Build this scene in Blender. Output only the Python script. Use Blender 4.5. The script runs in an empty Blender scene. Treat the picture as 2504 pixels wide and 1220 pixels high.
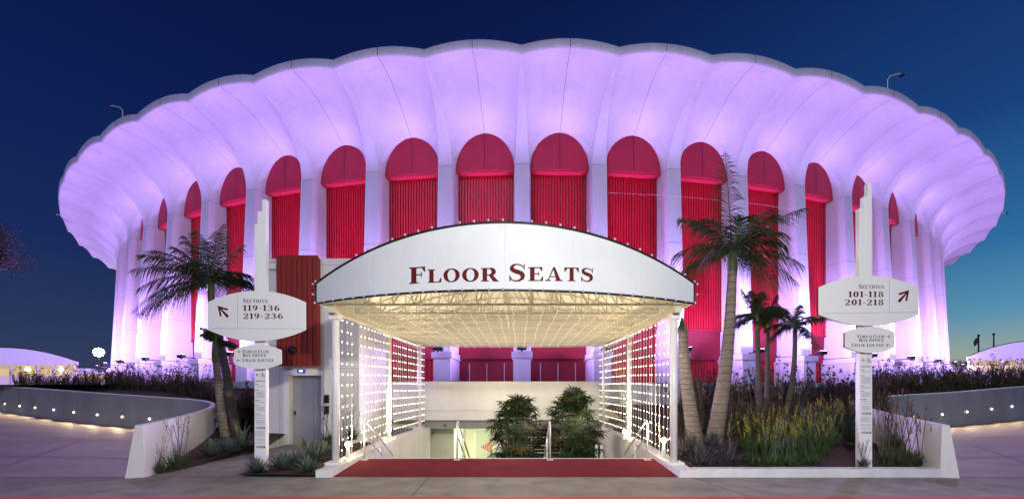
import bpy, math, random
from math import sin, cos, pi, radians as R
from mathutils import Vector, Matrix
S = bpy.context.scene
C = S.collection
random.seed(7)

# ------------------------------------------------------------------ camera
F, PX, PY, EYE = 1018.0, 1272.0, 966.0, 1.6
cd = bpy.data.cameras.new('camera'); cam = bpy.data.objects.new('camera', cd); C.objects.link(cam)
cam.location = (0, 0, EYE); cam.rotation_euler = (pi/2, 0, 0)
cd.sensor_width = 36; cd.lens = F/2504*36
cd.shift_x = (1252-PX)/2504; cd.shift_y = (PY-610)/2504
cd.clip_end = 5000; cd.clip_start = .1
S.camera = cam
def at(px, py, y):                       # a photo pixel at depth y -> point (for measuring)
    return Vector(((px-PX)/F*y, y, EYE+(PY-py)/F*y))

# ------------------------------------------------------------------ world: dusk sky
S.view_settings.view_transform = 'Standard'; S.view_settings.look = 'None'
S.view_settings.exposure = 0; S.view_settings.gamma = 1
W = bpy.data.worlds.new('World'); S.world = W; W.use_nodes = True
nt = W.node_tree; nt.nodes.clear()
def srgb(r, g, b):
    f = lambda c: (c/255/12.92) if c/255 <= .04045 else ((c/255+.055)/1.055)**2.4
    return (f(r), f(g), f(b), 1)
def wn(t, **k):
    n = nt.nodes.new(t)
    for a, v in k.items(): setattr(n, a, v)
    return n
tc = wn('ShaderNodeTexCoord'); sx = wn('ShaderNodeSeparateXYZ'); nt.links.new(tc.outputs['Generated'], sx.inputs[0])
def ramp(tree, stops):
    n = tree.nodes.new('ShaderNodeValToRGB'); e = n.color_ramp.elements
    while len(e) < len(stops): e.new(.5)
    for i, (p, c) in enumerate(stops): e[i].position = p; e[i].color = c
    return n
rl = ramp(nt, [(0, srgb(58, 66, 92)), (.10, srgb(43, 58, 93)), (.25, srgb(24, 43, 92)), (.45, srgb(14, 31, 84)), (.72, srgb(9, 19, 62))])
rr = ramp(nt, [(0, srgb(205, 178, 130)), (.07, srgb(150, 168, 160)), (.13, srgb(92, 150, 180)), (.24, srgb(48, 112, 165)), (.42, srgb(26, 68, 128)), (.72, srgb(12, 30, 84))])
for r_ in (rl, rr): nt.links.new(sx.outputs['Z'], r_.inputs[0])
mp = wn('ShaderNodeMapRange'); mp.interpolation_type = 'SMOOTHSTEP'
mp.inputs[1].default_value = -.45; mp.inputs[2].default_value = .98
nt.links.new(sx.outputs['X'], mp.inputs[0])
mx = wn('ShaderNodeMixRGB'); nt.links.new(mp.outputs[0], mx.inputs[0]); nt.links.new(rl.outputs[0], mx.inputs[1]); nt.links.new(rr.outputs[0], mx.inputs[2])
# a low bank of dark cloud near the horizon
cn = wn('ShaderNodeTexNoise'); cn.inputs['Scale'].default_value = 5; cn.inputs['Detail'].default_value = 5
mapn = wn('ShaderNodeMapping'); mapn.inputs['Scale'].default_value = (1, 1, 7)
nt.links.new(tc.outputs['Generated'], mapn.inputs[0]); nt.links.new(mapn.outputs[0], cn.inputs['Vector'])
cr = ramp(nt, [(.55, (0, 0, 0, 1)), (.68, (1, 1, 1, 1))]); nt.links.new(cn.outputs[0], cr.inputs[0])
zr = ramp(nt, [(.02, (.5, .5, .5, 1)), (.10, (.35, .35, .35, 1)), (.14, (0, 0, 0, 1))]); nt.links.new(sx.outputs['Z'], zr.inputs[0])
mm = wn('ShaderNodeMath', operation='MULTIPLY'); nt.links.new(cr.outputs[0], mm.inputs[0]); nt.links.new(zr.outputs[0], mm.inputs[1])
mm2 = wn('ShaderNodeMath', operation='MULTIPLY'); nt.links.new(mm.outputs[0], mm2.inputs[0]); nt.links.new(mp.outputs[0], mm2.inputs[1]); mm = mm2
mc = wn('ShaderNodeMixRGB'); mc.inputs[2].default_value = srgb(70, 92, 125)
nt.links.new(mm.outputs[0], mc.inputs[0]); nt.links.new(mx.outputs[0], mc.inputs[1])
bg = wn('ShaderNodeBackground'); bg.inputs[1].default_value = 1.0
nt.links.new(mc.outputs[0], bg.inputs[0])
wo = wn('ShaderNodeOutputWorld'); nt.links.new(bg.outputs[0], wo.inputs[0])

# ------------------------------------------------------------------ lamps
def lamp(kind, name, loc, energy, col, direction=None, parent=None, **k):
    d = bpy.data.lights.new(name, kind); d.energy = energy; d.color = col
    for a, v in k.items(): setattr(d, a, v)
    o = bpy.data.objects.new(name, d); C.objects.link(o); o.location = loc
    if direction is not None: o.rotation_euler = Vector(direction).to_track_quat('-Z', 'Y').to_euler()
    if parent: o.parent = parent
    return o
PURPLE = (.48, .31, 1.0)
E_COL, E_WASH, E_STREET, E_CANOPY, E_WALL = 7400, 700, 3100, 50, 4
# street lamp standing behind the photographer (its shadows fall on the lift tower and the ramp walls)
lamp('POINT', 'street_lamp_light', (1.2, -.4, 4.9), E_STREET, (1, .93, .82), shadow_soft_size=.15)

lamp('SUN', 'violet_front_fill', (0, -20, 40), .65, (.56, .53, 1), (.25, 1, -.45), angle=R(14))  # added violet fill from behind the camera, brightens the rim
# ------------------------------------------------------------------ materials
def mat(name, col, rough=.6, metal=0, noise=0, nscale=3, bump=0, bscale=20, emit=None, estr=0, spec=.5, trans=0, stretch=None, col2=None, nosample=False):
    m = bpy.data.materials.new(name); m.use_nodes = True
    t = m.node_tree; b = t.nodes['Principled BSDF']
    c = col if len(col) == 4 else (*col, 1)
    b.inputs['Base Color'].default_value = c
    b.inputs['Roughness'].default_value = rough; b.inputs['Metallic'].default_value = metal
    b.inputs['Specular IOR Level'].default_value = spec
    if emit: b.inputs['Emission Color'].default_value = (*emit, 1); b.inputs['Emission Strength'].default_value = estr
    if noise or bump:
        co = t.nodes.new('ShaderNodeTexCoord'); src = co.outputs['Object']
        if stretch:
            mpn = t.nodes.new('ShaderNodeMapping'); mpn.inputs['Scale'].default_value = stretch
            t.links.new(src, mpn.inputs[0]); src = mpn.outputs[0]
    if noise:
        n = t.nodes.new('ShaderNodeTexNoise'); n.inputs['Scale'].default_value = nscale; n.inputs['Detail'].default_value = 6; n.inputs['Roughness'].default_value = .65
        t.links.new(src, n.inputs['Vector'])
        lo = tuple(max(0, x*(1-noise)) for x in c[:3])+(1,); hi = tuple(min(1, x*(1+noise)) for x in c[:3])+(1,)
        if col2: hi = (*col2, 1); lo = c
        r = ramp(t, [(.32, lo), (.68, hi)]); t.links.new(n.outputs[0], r.inputs[0]); t.links.new(r.outputs[0], b.inputs['Base Color'])
    if bump:
        n2 = t.nodes.new('ShaderNodeTexNoise'); n2.inputs['Scale'].default_value = bscale; n2.inputs['Detail'].default_value = 5
        t.links.new(src, n2.inputs['Vector'])
        bp = t.nodes.new('ShaderNodeBump'); bp.inputs['Strength'].default_value = bump; bp.inputs['Distance'].default_value = .02
        t.links.new(n2.outputs[0], bp.inputs['Height']); t.links.new(bp.outputs[0], b.inputs['Normal'])
    if trans:
        tr = t.nodes.new('ShaderNodeBsdfTranslucent'); tr.inputs[0].default_value = c
        ms = t.nodes.new('ShaderNodeMixShader'); ms.inputs[0].default_value = trans
        out = t.nodes['Material Output']
        t.links.new(b.outputs[0], ms.inputs[1]); t.links.new(tr.outputs[0], ms.inputs[2]); t.links.new(ms.outputs[0], out.inputs[0])
    if nosample: m.cycles.emission_sampling = 'NONE'
    return m
M = dict(
 shell=mat('white_plaster', (.73, .71, .74), .75, noise=.09, nscale=.45, stretch=(1, 1, .35), bump=.12, bscale=6),
 fascia=mat('rim_paint', (.82, .80, .93), .8, noise=.1, nscale=.8, stretch=(1, 1, .3)),
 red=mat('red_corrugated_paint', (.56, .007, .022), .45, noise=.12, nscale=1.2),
 redcloth=mat('red_panel_paint', (.48, .013, .045), .6, noise=.08, nscale=.8),
 redbright=mat('red_soffit_paint', (.50, .018, .04), .5),
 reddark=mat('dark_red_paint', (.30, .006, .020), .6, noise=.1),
 seam=mat('dark_joint', (.05, .04, .06), .9), hair=mat('faint_joint', (.20, .17, .24), .9), faint=mat('paint_joint', (.42, .40, .48), .8), fabseam=mat('fabric_seam', (.60, .63, .66), .7),
 brick=mat('red_brown_metal', (.235, .019, .006), .6, noise=.12, nscale=1.5, stretch=(1, 1, .2)),
 white=mat('white_paint', (.78, .79, .78), .5, noise=.05, nscale=2, bump=.05, bscale=30),
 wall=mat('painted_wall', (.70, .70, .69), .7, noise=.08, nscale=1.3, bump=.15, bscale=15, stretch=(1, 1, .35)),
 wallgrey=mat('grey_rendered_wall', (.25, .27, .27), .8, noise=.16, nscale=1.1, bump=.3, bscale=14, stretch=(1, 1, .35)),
 sign=mat('sign_enamel', (.84, .86, .84), .35),
 signdark=mat('sign_back', (.05, .02, .02), .6),
 ink=mat('maroon_lettering', (.10, .006, .009), .7, spec=.2),
 ink2=mat('dark_lettering', (.07, .03, .035), .6),
 inkb=mat('grey_print', (.28, .29, .33), .7),
 inkk=mat('black_print', (.03, .03, .05), .6),
 line=mat('sign_line', (.30, .32, .33), .7),
 fabric=mat('canopy_fabric', (.66, .71, .74), .6, noise=.07, nscale=.9, bump=.8, bscale=1.6),
 ceil=mat('canopy_lining', (.80, .77, .66), .8, noise=.05, nscale=2),
 truss=mat('cream_steel', (.62, .58, .44), .45),
 post=mat('white_steel', (.78, .78, .74), .35),
 dark=mat('black_metal', (.015, .015, .018), .45, metal=.3),
 wire=mat('pale_cable', (.62, .58, .50), .6),
 bulb=mat('warm_bulb', (1, .9, .7), .4, emit=(1, .88, .66), estr=4, nosample=True),
 bulbc=mat('ceiling_bulb', (1, .9, .7), .4, emit=(1, .86, .62), estr=.45, nosample=True),
 globe=mat('unlit_globe', (.52, .46, .58), .15),
 steel=mat('brushed_steel', (.46, .46, .46), .32, metal=.6, bump=.25, bscale=2.2, noise=.12, nscale=3, stretch=(14, 14, 1)),
 rail=mat('handrail_paint', (.66, .66, .66), .3, metal=.2),
 concrete=mat('concrete_paving', (.235, .215, .19), .75, noise=.30, nscale=1.6, bump=.25, bscale=40),
 ramp=mat('ramp_paving', (.25, .205, .19), .6, noise=.25, nscale=.55, bump=.3, bscale=25, stretch=(.5, 1.4, 1)),
 asphalt=mat('asphalt', (.05, .05, .05), .85, noise=.2, nscale=4, bump=.3, bscale=60),
 carpet=mat('red_carpet', (.165, .022, .030), .95, noise=.14, nscale=2.2, bump=.15, bscale=60, spec=.1),
 curbred=mat('red_curb_paint', (.50, .065, .045), .6, noise=.15),
 curb=mat('white_curb', (.66, .68, .68), .6, noise=.1, nscale=3, bump=.15, bscale=25),
 soil=mat('bark_mulch', (.052, .026, .018), .95, noise=.5, nscale=25, bump=1, bscale=50),
 plaza=mat('plaza_paving', (.2, .18, .17), .8, noise=.1),
 trunk=mat('palm_trunk', (.23, .19, .145), .85, noise=.3, nscale=5, bump=.5, bscale=18, stretch=(1, 1, 3)),
 trunkd=mat('dark_palm_trunk', (.10, .085, .07), .85, noise=.3, nscale=5, bump=.5, bscale=18, stretch=(1, 1, 3)),
 sheath=mat('crown_shaft', (.09, .12, .05), .5, noise=.3),
 frond=mat('palm_frond', (.035, .065, .018), .5, noise=.45, nscale=3, trans=.25),
 frondb=mat('dry_frond', (.12, .085, .03), .7, noise=.3, nscale=3, trans=.2),
 rhap=mat('fan_palm_leaf', (.030, .055, .015), .4, noise=.6, nscale=2.4, trans=.2),
 leaf=mat('dark_shrub_leaf', (.075, .105, .048), .6, noise=.5, nscale=4, trans=.2),
 leafb=mat('russet_shrub_leaf', (.10, .085, .045), .6, noise=.5, nscale=4, trans=.2),
 flower=mat('dark_seed_head', (.15, .045, .045), .7, noise=.5, nscale=9),
 grassy=mat('strap_leaf', (.06, .125, .03), .5, noise=.5, nscale=4, trans=.25),
 yellow=mat('yellow_flower', (.30, .24, .035), .6, noise=.4, nscale=8),
 agave=mat('agave_leaf', (.095, .13, .11), .5, noise=.35, nscale=5),
 agavepurple=mat('dusky_strap_leaf', (.085, .075, .085), .5, noise=.4, nscale=5),
 agaveyellow=mat('yellow_leaf_margin', (.48, .42, .10), .5),
 treeb=mat('rusty_tree_leaf', (.05, .027, .022), .7, noise=.4, nscale=2, trans=.2),
 lobby=mat('lobby_wall', (.72, .74, .60), .7, noise=.04),
 glass=mat('door_glass', (.55, .60, .50), .08, spec=.8),
 logo=mat('logo_red', (.62, .05, .04), .5),
 lampglow=mat('lamp_glow', (1, .9, .7), .4, emit=(1, .80, .48), estr=6),
 lampglow2=mat('floodlight_glow', (1, .9, .7), .4, emit=(1, .80, .45), estr=120),
 purpleglow=mat('purple_lens', (.8, .7, 1), .4, emit=(.72, .55, 1), estr=25),
 starglow=mat('bright_lamp_glow', (1, 1, 1), .4, emit=(.9, 1, .86), estr=120),
 tent=mat('tent_fabric_glow', (.66, .60, .78), .6, emit=(.52, .36, .85), estr=.62, noise=.05),  # purple floodlight on the fabric is put in as emission
 tentin=mat('tent_lining_glow', (.8, .7, .45), .6, emit=(1, .76, .42), estr=.42),  # warm light under the tents is put in as emission
 screen=mat('lit_display', (.1, .1, .4), .3, emit=(.85, .9, 1), estr=3),
 screenb=mat('display_frame', (.02, .03, .16), .3, emit=(.05, .08, .5), estr=.5),
 cloth=mat('dark_flag', (.08, .06, .09), .8),
)

# ------------------------------------------------------------------ mesh building
class MB:
    def __init__(s): s.v = []; s.f = []
    def add(s, vs, fs):
        n = len(s.v); s.v += [tuple(v) for v in vs]; s.f += [tuple(i+n for i in f) for f in fs]; return s
    def box(s, x0, x1, y0, y1, z0, z1):
        return s.add([(x0,y0,z0),(x1,y0,z0),(x1,y1,z0),(x0,y1,z0),(x0,y0,z1),(x1,y0,z1),(x1,y1,z1),(x0,y1,z1)],
                     [(0,3,2,1),(4,5,6,7),(0,1,5,4),(1,2,6,5),(2,3,7,6),(3,0,4,7)])
    def obox(s, x0, x1, y0, y1, z0, z1, m):
        b = MB().box(x0, x1, y0, y1, z0, z1); return s.add([m @ Vector(v) for v in b.v], b.f)
    def prism(s, pts, y0, y1):           # outline in XZ, extruded along Y
        n = len(pts)
        return s.add([(p[0], y0, p[1]) for p in pts]+[(p[0], y1, p[1]) for p in pts],
                     [tuple(range(n)), tuple(reversed(range(n, 2*n)))]+[(i, n+i, n+(i+1) % n, (i+1) % n) for i in range(n)])
    def slab(s, pts, z0, z1):            # outline in XY, extruded along Z ; z may be functions
        n = len(pts); f0 = z0 if callable(z0) else (lambda x, y: z0); f1 = z1 if callable(z1) else (lambda x, y: z1)
        return s.add([(p[0], p[1], f0(*p)) for p in pts]+[(p[0], p[1], f1(*p)) for p in pts],
                     [tuple(reversed(range(n))), tuple(range(n, 2*n))]+[(i, (i+1) % n, n+(i+1) % n, n+i) for i in range(n)])
    def tube(s, pts, rad, seg=6, cap=True):
        pts = [Vector(p) for p in pts]; n = len(pts); rs = rad if isinstance(rad, (list, tuple)) else [rad]*n
        vs = []; up = None
        for i, p in enumerate(pts):
            d = (pts[min(i+1, n-1)]-pts[max(i-1, 0)]).normalized()
            if up is None: up = Vector((0, 0, 1)) if abs(d.z) < .9 else Vector((1, 0, 0))
            a = d.cross(up)
            if a.length < 1e-4: a = d.cross(Vector((0, 1, 0)))
            a.normalize(); b = a.cross(d).normalized(); up = b
            for k in range(seg):
                t = 2*pi*k/seg; vs.append(p+a*cos(t)*rs[i]+b*sin(t)*rs[i])
        fs = [(i*seg+k, i*seg+(k+1) % seg, (i+1)*seg+(k+1) % seg, (i+1)*seg+k) for i in range(n-1) for k in range(seg)]
        if cap: fs += [tuple(reversed(range(seg))), tuple(range((n-1)*seg, n*seg))]
        return s.add(vs, fs)
    def ball(s, c, r, nu=8, nv=5, sz=1):
        c = Vector(c); vs = [c+Vector((0, 0, r*sz))]
        for j in range(1, nv):
            for i in range(nu):
                a = pi*j/nv; b = 2*pi*i/nu
                vs.append(c+Vector((r*sin(a)*cos(b), r*sin(a)*sin(b), r*sz*cos(a))))
        vs.append(c-Vector((0, 0, r*sz)))
        fs = [(0, 1+i, 1+(i+1) % nu) for i in range(nu)]
        for j in range(nv-2):
            for i in range(nu): fs.append((1+j*nu+i, 1+(j+1)*nu+i, 1+(j+1)*nu+(i+1) % nu, 1+j*nu+(i+1) % nu))
        L = len(vs)-1; o = 1+(nv-2)*nu
        fs += [(L, o+(i+1) % nu, o+i) for i in range(nu)]
        return s.add(vs, fs)
    def grid(s, rows, close=False):
        n = len(rows[0]); vs = [p for r in rows for p in r]
        return s.add(vs, [(i*n+k, i*n+k+1, (i+1)*n+k+1, (i+1)*n+k) for i in range(len(rows)-1) for k in range(n-1)])
    def blade(s, p, d, L, w, droop=.3, seg=3, side=None):
        d = Vector(d).normalized(); p = Vector(p)
        a = side or d.cross(Vector((0, 0, 1)))
        if a.length < .05: a = Vector((cos(L*90), sin(L*90), 0))
        a = a.normalized(); vs = []
        for i in range(seg+1):
            t = i/seg; q = p+d*L*t+Vector((0, 0, -droop*L*t*t)); ww = w*(1-t)**.6*(.55+.45*min(1, t*4))
            if i == seg: vs.append(q)
            else: vs += [q-a*ww/2, q+a*ww/2]
        fs = [(2*i, 2*i+1, 2*i+3, 2*i+2) for i in range(seg-1)]+[(2*seg-2, 2*seg-1, 2*seg)]
        return s.add(vs, fs)
    def build(s, name, m, parent=None, smooth=False, bevel=0, loc=None):
        me = bpy.data.meshes.new(name)
        if loc is not None: L = Vector(loc); me.from_pydata([Vector(v)-L for v in s.v], [], s.f)
        else: me.from_pydata(s.v, [], s.f)
        me.materials.append(M[m] if isinstance(m, str) else m); me.update()
        if smooth: me.polygons.foreach_set('use_smooth', [True]*len(me.polygons))
        o = bpy.data.objects.new(name, me); C.objects.link(o)
        if loc is not None: o.location = loc
        if parent: o.parent = parent
        if bevel:
            b = o.modifiers.new('bevel', 'BEVEL'); b.width = bevel; b.segments = 2; b.limit_method = 'ANGLE'; b.angle_limit = R(40)
        return o
def tag(o, label=None, cat=None, group=None, kind=None):
    if label: o['label'] = label
    if cat: o['category'] = cat
    if group: o['group'] = group
    if kind: o['kind'] = kind
    return o
def empty(name, loc, label, cat, group=None, rz=0):
    o = bpy.data.objects.new(name, None); C.objects.link(o); o.location = loc; o.rotation_euler.z = rz; o.empty_display_size = .2
    return tag(o, label, cat, group)
def struct(name, mb, m): return tag(mb.build(name, m), kind='structure')
def copy_tree(o, parent=None):
    c = o.copy(); C.objects.link(c)
    if parent: c.parent = parent
    for ch in list(o.children):
        if ch.type == 'MESH': copy_tree(ch, c)
    return c
ORD = ['first','second','third','fourth','fifth','sixth','seventh','eighth','ninth','tenth','eleventh','twelfth','thirteenth','fourteenth','fifteenth','sixteenth','seventeenth','eighteenth','nineteenth','twentieth','twenty-first','twenty-second','twenty-third','twenty-fourth','twenty-fifth','twenty-sixth','twenty-seventh','twenty-eighth','twenty-ninth','thirtieth']+['thirty-'+w for w in ('first','second','third','fourth','fifth','sixth','seventh','eighth','ninth')]
def ordn(i): return ORD[i]

# ------------------------------------------------------------------ ground, pavements, walls
CARP_Y0, CARP_Y1 = 8.14, 9.69
WXL, WXR = -3.67, 3.10                     # inner faces of the stair walls
def rampz(x, y): return max(0, .045*(y-8.165)+.030*max(0, abs(x)-8.4)*max(0, min(1, (y-8.165)/4)))
def soilz(x, y): return .06+max(0, y-8.4)*.13
PLZ = 2.05                                # level of the plaza round the arena
LW = [(-7.42, 8.10, .99), (-8.05, 9.7, 1.05), (-8.75, 11.3, 1.12), (-9.45, 12.7, 1.19), (-10.1, 13.75, 1.27), (-10.75, 14.45, 1.36), (-11.6, 14.75, 1.45), (-12.7, 14.8, 1.51), (-13.9, 14.9, 1.58), (-17, 15.9, 1.74), (-22.8, 18.4, 1.99), (-32, 22, 2.3)]
RW = [(8.28, 8.10, .99), (8.75, 9.5, 1.08), (9.3, 10.9, 1.18), (9.85, 12.2, 1.30), (10.35, 13.1, 1.38), (11.1, 13.8, 1.46), (12.2, 14.2, 1.54), (13.6, 14.5, 1.61), (15.7, 15.0, 1.69), (19.6, 16.2, 1.95), (26, 18.4, 2.2), (34, 21, 2.4)]
def zfun(x, y):
    return 0.0
struct('street', MB().add([(-80, -40, -.16), (80, -40, -.16), (80, 6.42, -.16), (-80, 6.42, -.16)], [(0, 1, 2, 3)]), 'asphalt')
struct('curb_strip', MB().box(-60, 60, 6.42, 6.57, -.3, 0.006), 'curbred')
def sheet(x0, x1, y0, y1, nx, ny, fz):
    return MB().grid([[(x0+(x1-x0)*i/nx, y0+(y1-y0)*j/ny, fz(x0+(x1-x0)*i/nx, y0+(y1-y0)*j/ny)) for i in range(nx+1)] for j in range(ny+1)])
struct('sidewalk', MB().add([(-60, 6.57, 0), (60, 6.57, 0), (60, 8.16, 0), (-60, 8.16, 0)], [(0, 1, 2, 3)]), 'concrete')
j = MB()
for x0, x1 in ((-11.2, -11.0), (-7.4, -7.3), (-1.78, -1.72), (3.35, 3.62), (8.4, 8.5), (12.3, 12.5)):
    j.add([(x1-.008, 6.58, .004), (x1+.008, 6.58, .004), (x0+.008, 8.15, .004), (x0-.008, 8.15, .004)], [(0, 1, 2, 3)])
j.add([(-60, 8.15, .004), (60, 8.15, .004), (60, 8.165, .004), (-60, 8.165, .004)], [(0, 1, 2, 3)])
struct('pavement_joints', j, 'seam')
struct('ground', MB().add([(-60, 8.1, -.02), (-3.7, 8.1, -.02), (-3.7, 18, -.02), (-60, 18, -.02), (3.12, 8.1, -.02), (60, 8.1, -.02), (60, 18, -.02), (3.12, 18, -.02)], [(0, 1, 2, 3), (4, 5, 6, 7)]), 'concrete')
# ramps that climb away on either side
def rampsheet(pts, side):
    rows = []
    xe = -60 if side < 0 else 60
    prev = [(pts[0][0], 8.165)]+[(p[0], p[1]) for p in pts]
    ys = [8.165, 9.5, 11, 12.5, 13.6, 14.3, 14.9, 16, 18.5, 22, 30]
    def edge(y):
        c = [(p[0], p[1]) for p in pts]
        for a, b in zip(c, c[1:]):
            if a[1] <= y <= b[1]: t = (y-a[1])/(b[1]-a[1]+1e-9); return a[0]+(b[0]-a[0])*t
        return c[0][0] if y < c[0][1] else c[-1][0]
    for y in ys:
        e = edge(y); rows.append([(e+(xe-e)*(i/14)**1.6, y, rampz(e+(xe-e)*(i/14)**1.6, y)) for i in range(15)])
    return MB().grid(rows)
struct('ramp_pavement', rampsheet(LW, -1), 'ramp')
struct('ramp_pavement', rampsheet(RW, 1), 'ramp')
jr_ = MB()
def jline(a, b, w=.012, n=10):
    rows = [[], []]
    for i in range(n+1):
        x = a[0]+(b[0]-a[0])*i/n; y = a[1]+(b[1]-a[1])*i/n; l = math.dist(a, b); nx, ny = -(b[1]-a[1])/l*w, (b[0]-a[0])/l*w
        rows[0].append((x-nx, y-ny, rampz(x, y)+.012)); rows[1].append((x+nx, y+ny, rampz(x, y)+.012))
    jr_.grid(rows)
for sg in (-1, 1):
    for y in (9.9, 12.0): jline((sg*9.3, y), (sg*30, y+.4*(y-8)))
    for x in (10.8, 14.2, 18.5): jline((sg*x, 8.3), (sg*x*1.25, 13.6))
struct('pavement_joints', jr_, 'hair')
# plaza round the arena and the land beyond it (with the stair well cut out)
pz = MB()
def quad(x0, x1, y0, y1, z): pz.add([(x0, y0, z), (x1, y0, z), (x1, y1, z), (x0, y1, z)], [(0, 1, 2, 3)])
quad(-900, -32, 24, 1500, PLZ); quad(32, 900, 24, 1500, PLZ); quad(-32, 32, 17.6, 1500, PLZ)
struct('plaza_pavement', pz, 'plaza')
# planting beds
def bed(poly, fz): 
    n = len(poly); cx = sum(p[0] for p in poly)/n; cy = sum(p[1] for p in poly)/n
    vs = [(cx, cy, fz(cx, cy))]; K = 6
    for k in range(1, K+1):
        for p in poly:
            x = cx+(p[0]-cx)*k/K; y = cy+(p[1]-cy)*k/K; vs.append((x, y, fz(x, y)+(random.uniform(-.02, .02) if k < K else 0)))
    fs = [(0, 1+i, 1+(i+1) % n) for i in range(n)]
    for k in range(K-1):
        for i in range(n): fs.append((1+k*n+i, 1+(k+1)*n+i, 1+(k+1)*n+(i+1) % n, 1+k*n+(i+1) % n))
    return MB().add(vs, fs)
def dens(poly, st=.6):
    out = []
    for a, b in zip(poly, poly[1:]+poly[:1]):
        n = max(1, int(math.dist(a, b)/st)); out += [(a[0]+(b[0]-a[0])*i/n, a[1]+(b[1]-a[1])*i/n) for i in range(n)]
    return out
struct('planting_soil', bed(dens([(3.46, 8.42), (8.24, 8.42), (8.7, 9.5), (9.25, 10.9), (9.8, 12.2), (10.3, 13.1), (10.4, 17.5), (3.46, 17.5)]), soilz), 'soil')
struct('planting_soil', bed(dens([(-7.2, 8.5), (-7.05, 12.58), (-7.66, 12.6), (-7.66, 17.5), (-10.3, 17.5), (-10.0, 13.75), (-9.35, 12.7), (-8.65, 11.3), (-7.95, 9.7), (-7.35, 8.5)]), lambda x, y: max(.03, .05+(y-9)*.11)), 'soil')
struct('planting_soil', bed(dens([(-4.03, 8.2), (-4.03, 12.58), (-4.9, 12.58), (-5.2, 11.2), (-5.6, 8.25)]), lambda x, y: .03+(y-8.2)*.035), 'soil')
def strip_bed(pts, sgn):
    rows = []
    for (x, y, z) in pts[4:]: rows.append([(x-.02*sgn, y+.1, z-.18), (x*.93, max(y+2.2, 17.7), PLZ-.05), (x*.9, y+6, PLZ-.04)])
    return MB().grid(rows)
struct('planting_soil', strip_bed(LW, -1), 'soil'); struct('planting_soil', strip_bed(RW, 1), 'soil')
# the path to the lift
struct('path', MB().grid([[(-7.3, 8.165, .004), (-5.45, 8.165, .004)], [(-7.2, 9.8, .05), (-5.0, 9.8, .05)], [(-7.05, 11.3, .09), (-4.9, 11.3, .09)], [(-7.05, 12.6, .12), (-4.8, 12.6, .12)]]), 'concrete')
# bare front slope between sidewalk and ramps is covered by the curbs
cw = MB()
cw.slab([(3.28, 8.12), (8.5, 8.12), (8.5, 8.40), (3.46, 8.40)], -.05, .16)
o = cw.build('planter_curb', 'curb', bevel=.02); tag(o, 'low white curb along the front of the right planting bed', 'curb')

def ribbon_wall(pts, th, capmat, name, label, innermat, outmat, gz):
    # wall with a battered outer face; both faces are parts so each has its own paint
    e = empty(name, (pts[0][0], pts[0][1], 0), label, 'wall', None); o0 = Vector(e.location)
    def offs(d):
        out = []
        for i, p in enumerate(pts):
            a = Vector(pts[max(i-1, 0)][:2]); b = Vector(pts[min(i+1, len(pts)-1)][:2]); t = (b-a).normalized(); n = Vector((-t.y, t.x))
            out.append(Vector(p[:2])+n*d)
        return out
    fine = []
    for a, b in zip(pts, pts[1:]):
        fine += [tuple(a[i]+(b[i]-a[i])*k/3 for i in range(3)) for k in range(3)]
    fine.append(pts[-1]); 
    for _ in range(3):
        fine = [fine[0]]+[tuple((fine[i-1][k]+2*fine[i][k]+fine[i+1][k])/4 for k in range(3)) for i in range(1, len(fine)-1)]+[fine[-1]]
    pts = fine
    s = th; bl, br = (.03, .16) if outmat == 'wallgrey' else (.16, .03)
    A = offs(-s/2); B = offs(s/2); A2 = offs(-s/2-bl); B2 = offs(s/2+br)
    def face(T, Bt):
        return MB().grid([[(T[i].x, T[i].y, pts[i][2]) for i in range(len(pts))], [(Bt[i].x, Bt[i].y, gz(pts[i][0], pts[i][1])-.6) for i in range(len(pts))]])
    f1 = face(A, A2); f2 = face(B, B2)
    g1 = f1.build('wall_face', innermat, None, True); g2 = f2.build('wall_face', outmat, None, True)
    capm = MB()
    rows = [[(A[i].x, A[i].y, pts[i][2]), (A[i].x, A[i].y, pts[i][2]+.03), (B[i].x, B[i].y, pts[i][2]+.03), (B[i].x, B[i].y, pts[i][2])] for i in range(len(pts))]
    capm.grid(rows)
    capm.add([(A[0].x, A[0].y, pts[0][2]+.03), (B[0].x, B[0].y, pts[0][2]+.03), (B2[0].x, B2[0].y, -.05), (A2[0].x, A2[0].y, -.05)], [(0, 1, 2, 3)])
    g3 = capm.build('wall_cap', capmat, None)
    for g in (g1, g2, g3):
        g.parent = e; g.location = -o0
    return e
# going away from the camera the left hand normal points left: on the left wall that is the ramp side
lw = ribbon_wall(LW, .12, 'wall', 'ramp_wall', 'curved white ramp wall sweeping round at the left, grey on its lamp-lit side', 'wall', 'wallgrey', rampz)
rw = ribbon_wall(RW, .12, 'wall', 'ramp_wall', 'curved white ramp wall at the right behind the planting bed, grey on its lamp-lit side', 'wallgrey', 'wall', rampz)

# red carpet
cp = MB(); cp.grid([[(WXL-.02, CARP_Y0, .006), (WXR+.02, CARP_Y0, .006)], [(WXL, CARP_Y1, .134), (WXR, CARP_Y1, .134)], [(WXL, CARP_Y1+.02, -.05), (WXR, CARP_Y1+.02, -.05)]])
tag(cp.build('red_carpet', 'carpet'), 'flat red carpet at the top of the stairs under the canopy', 'carpet')
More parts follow.
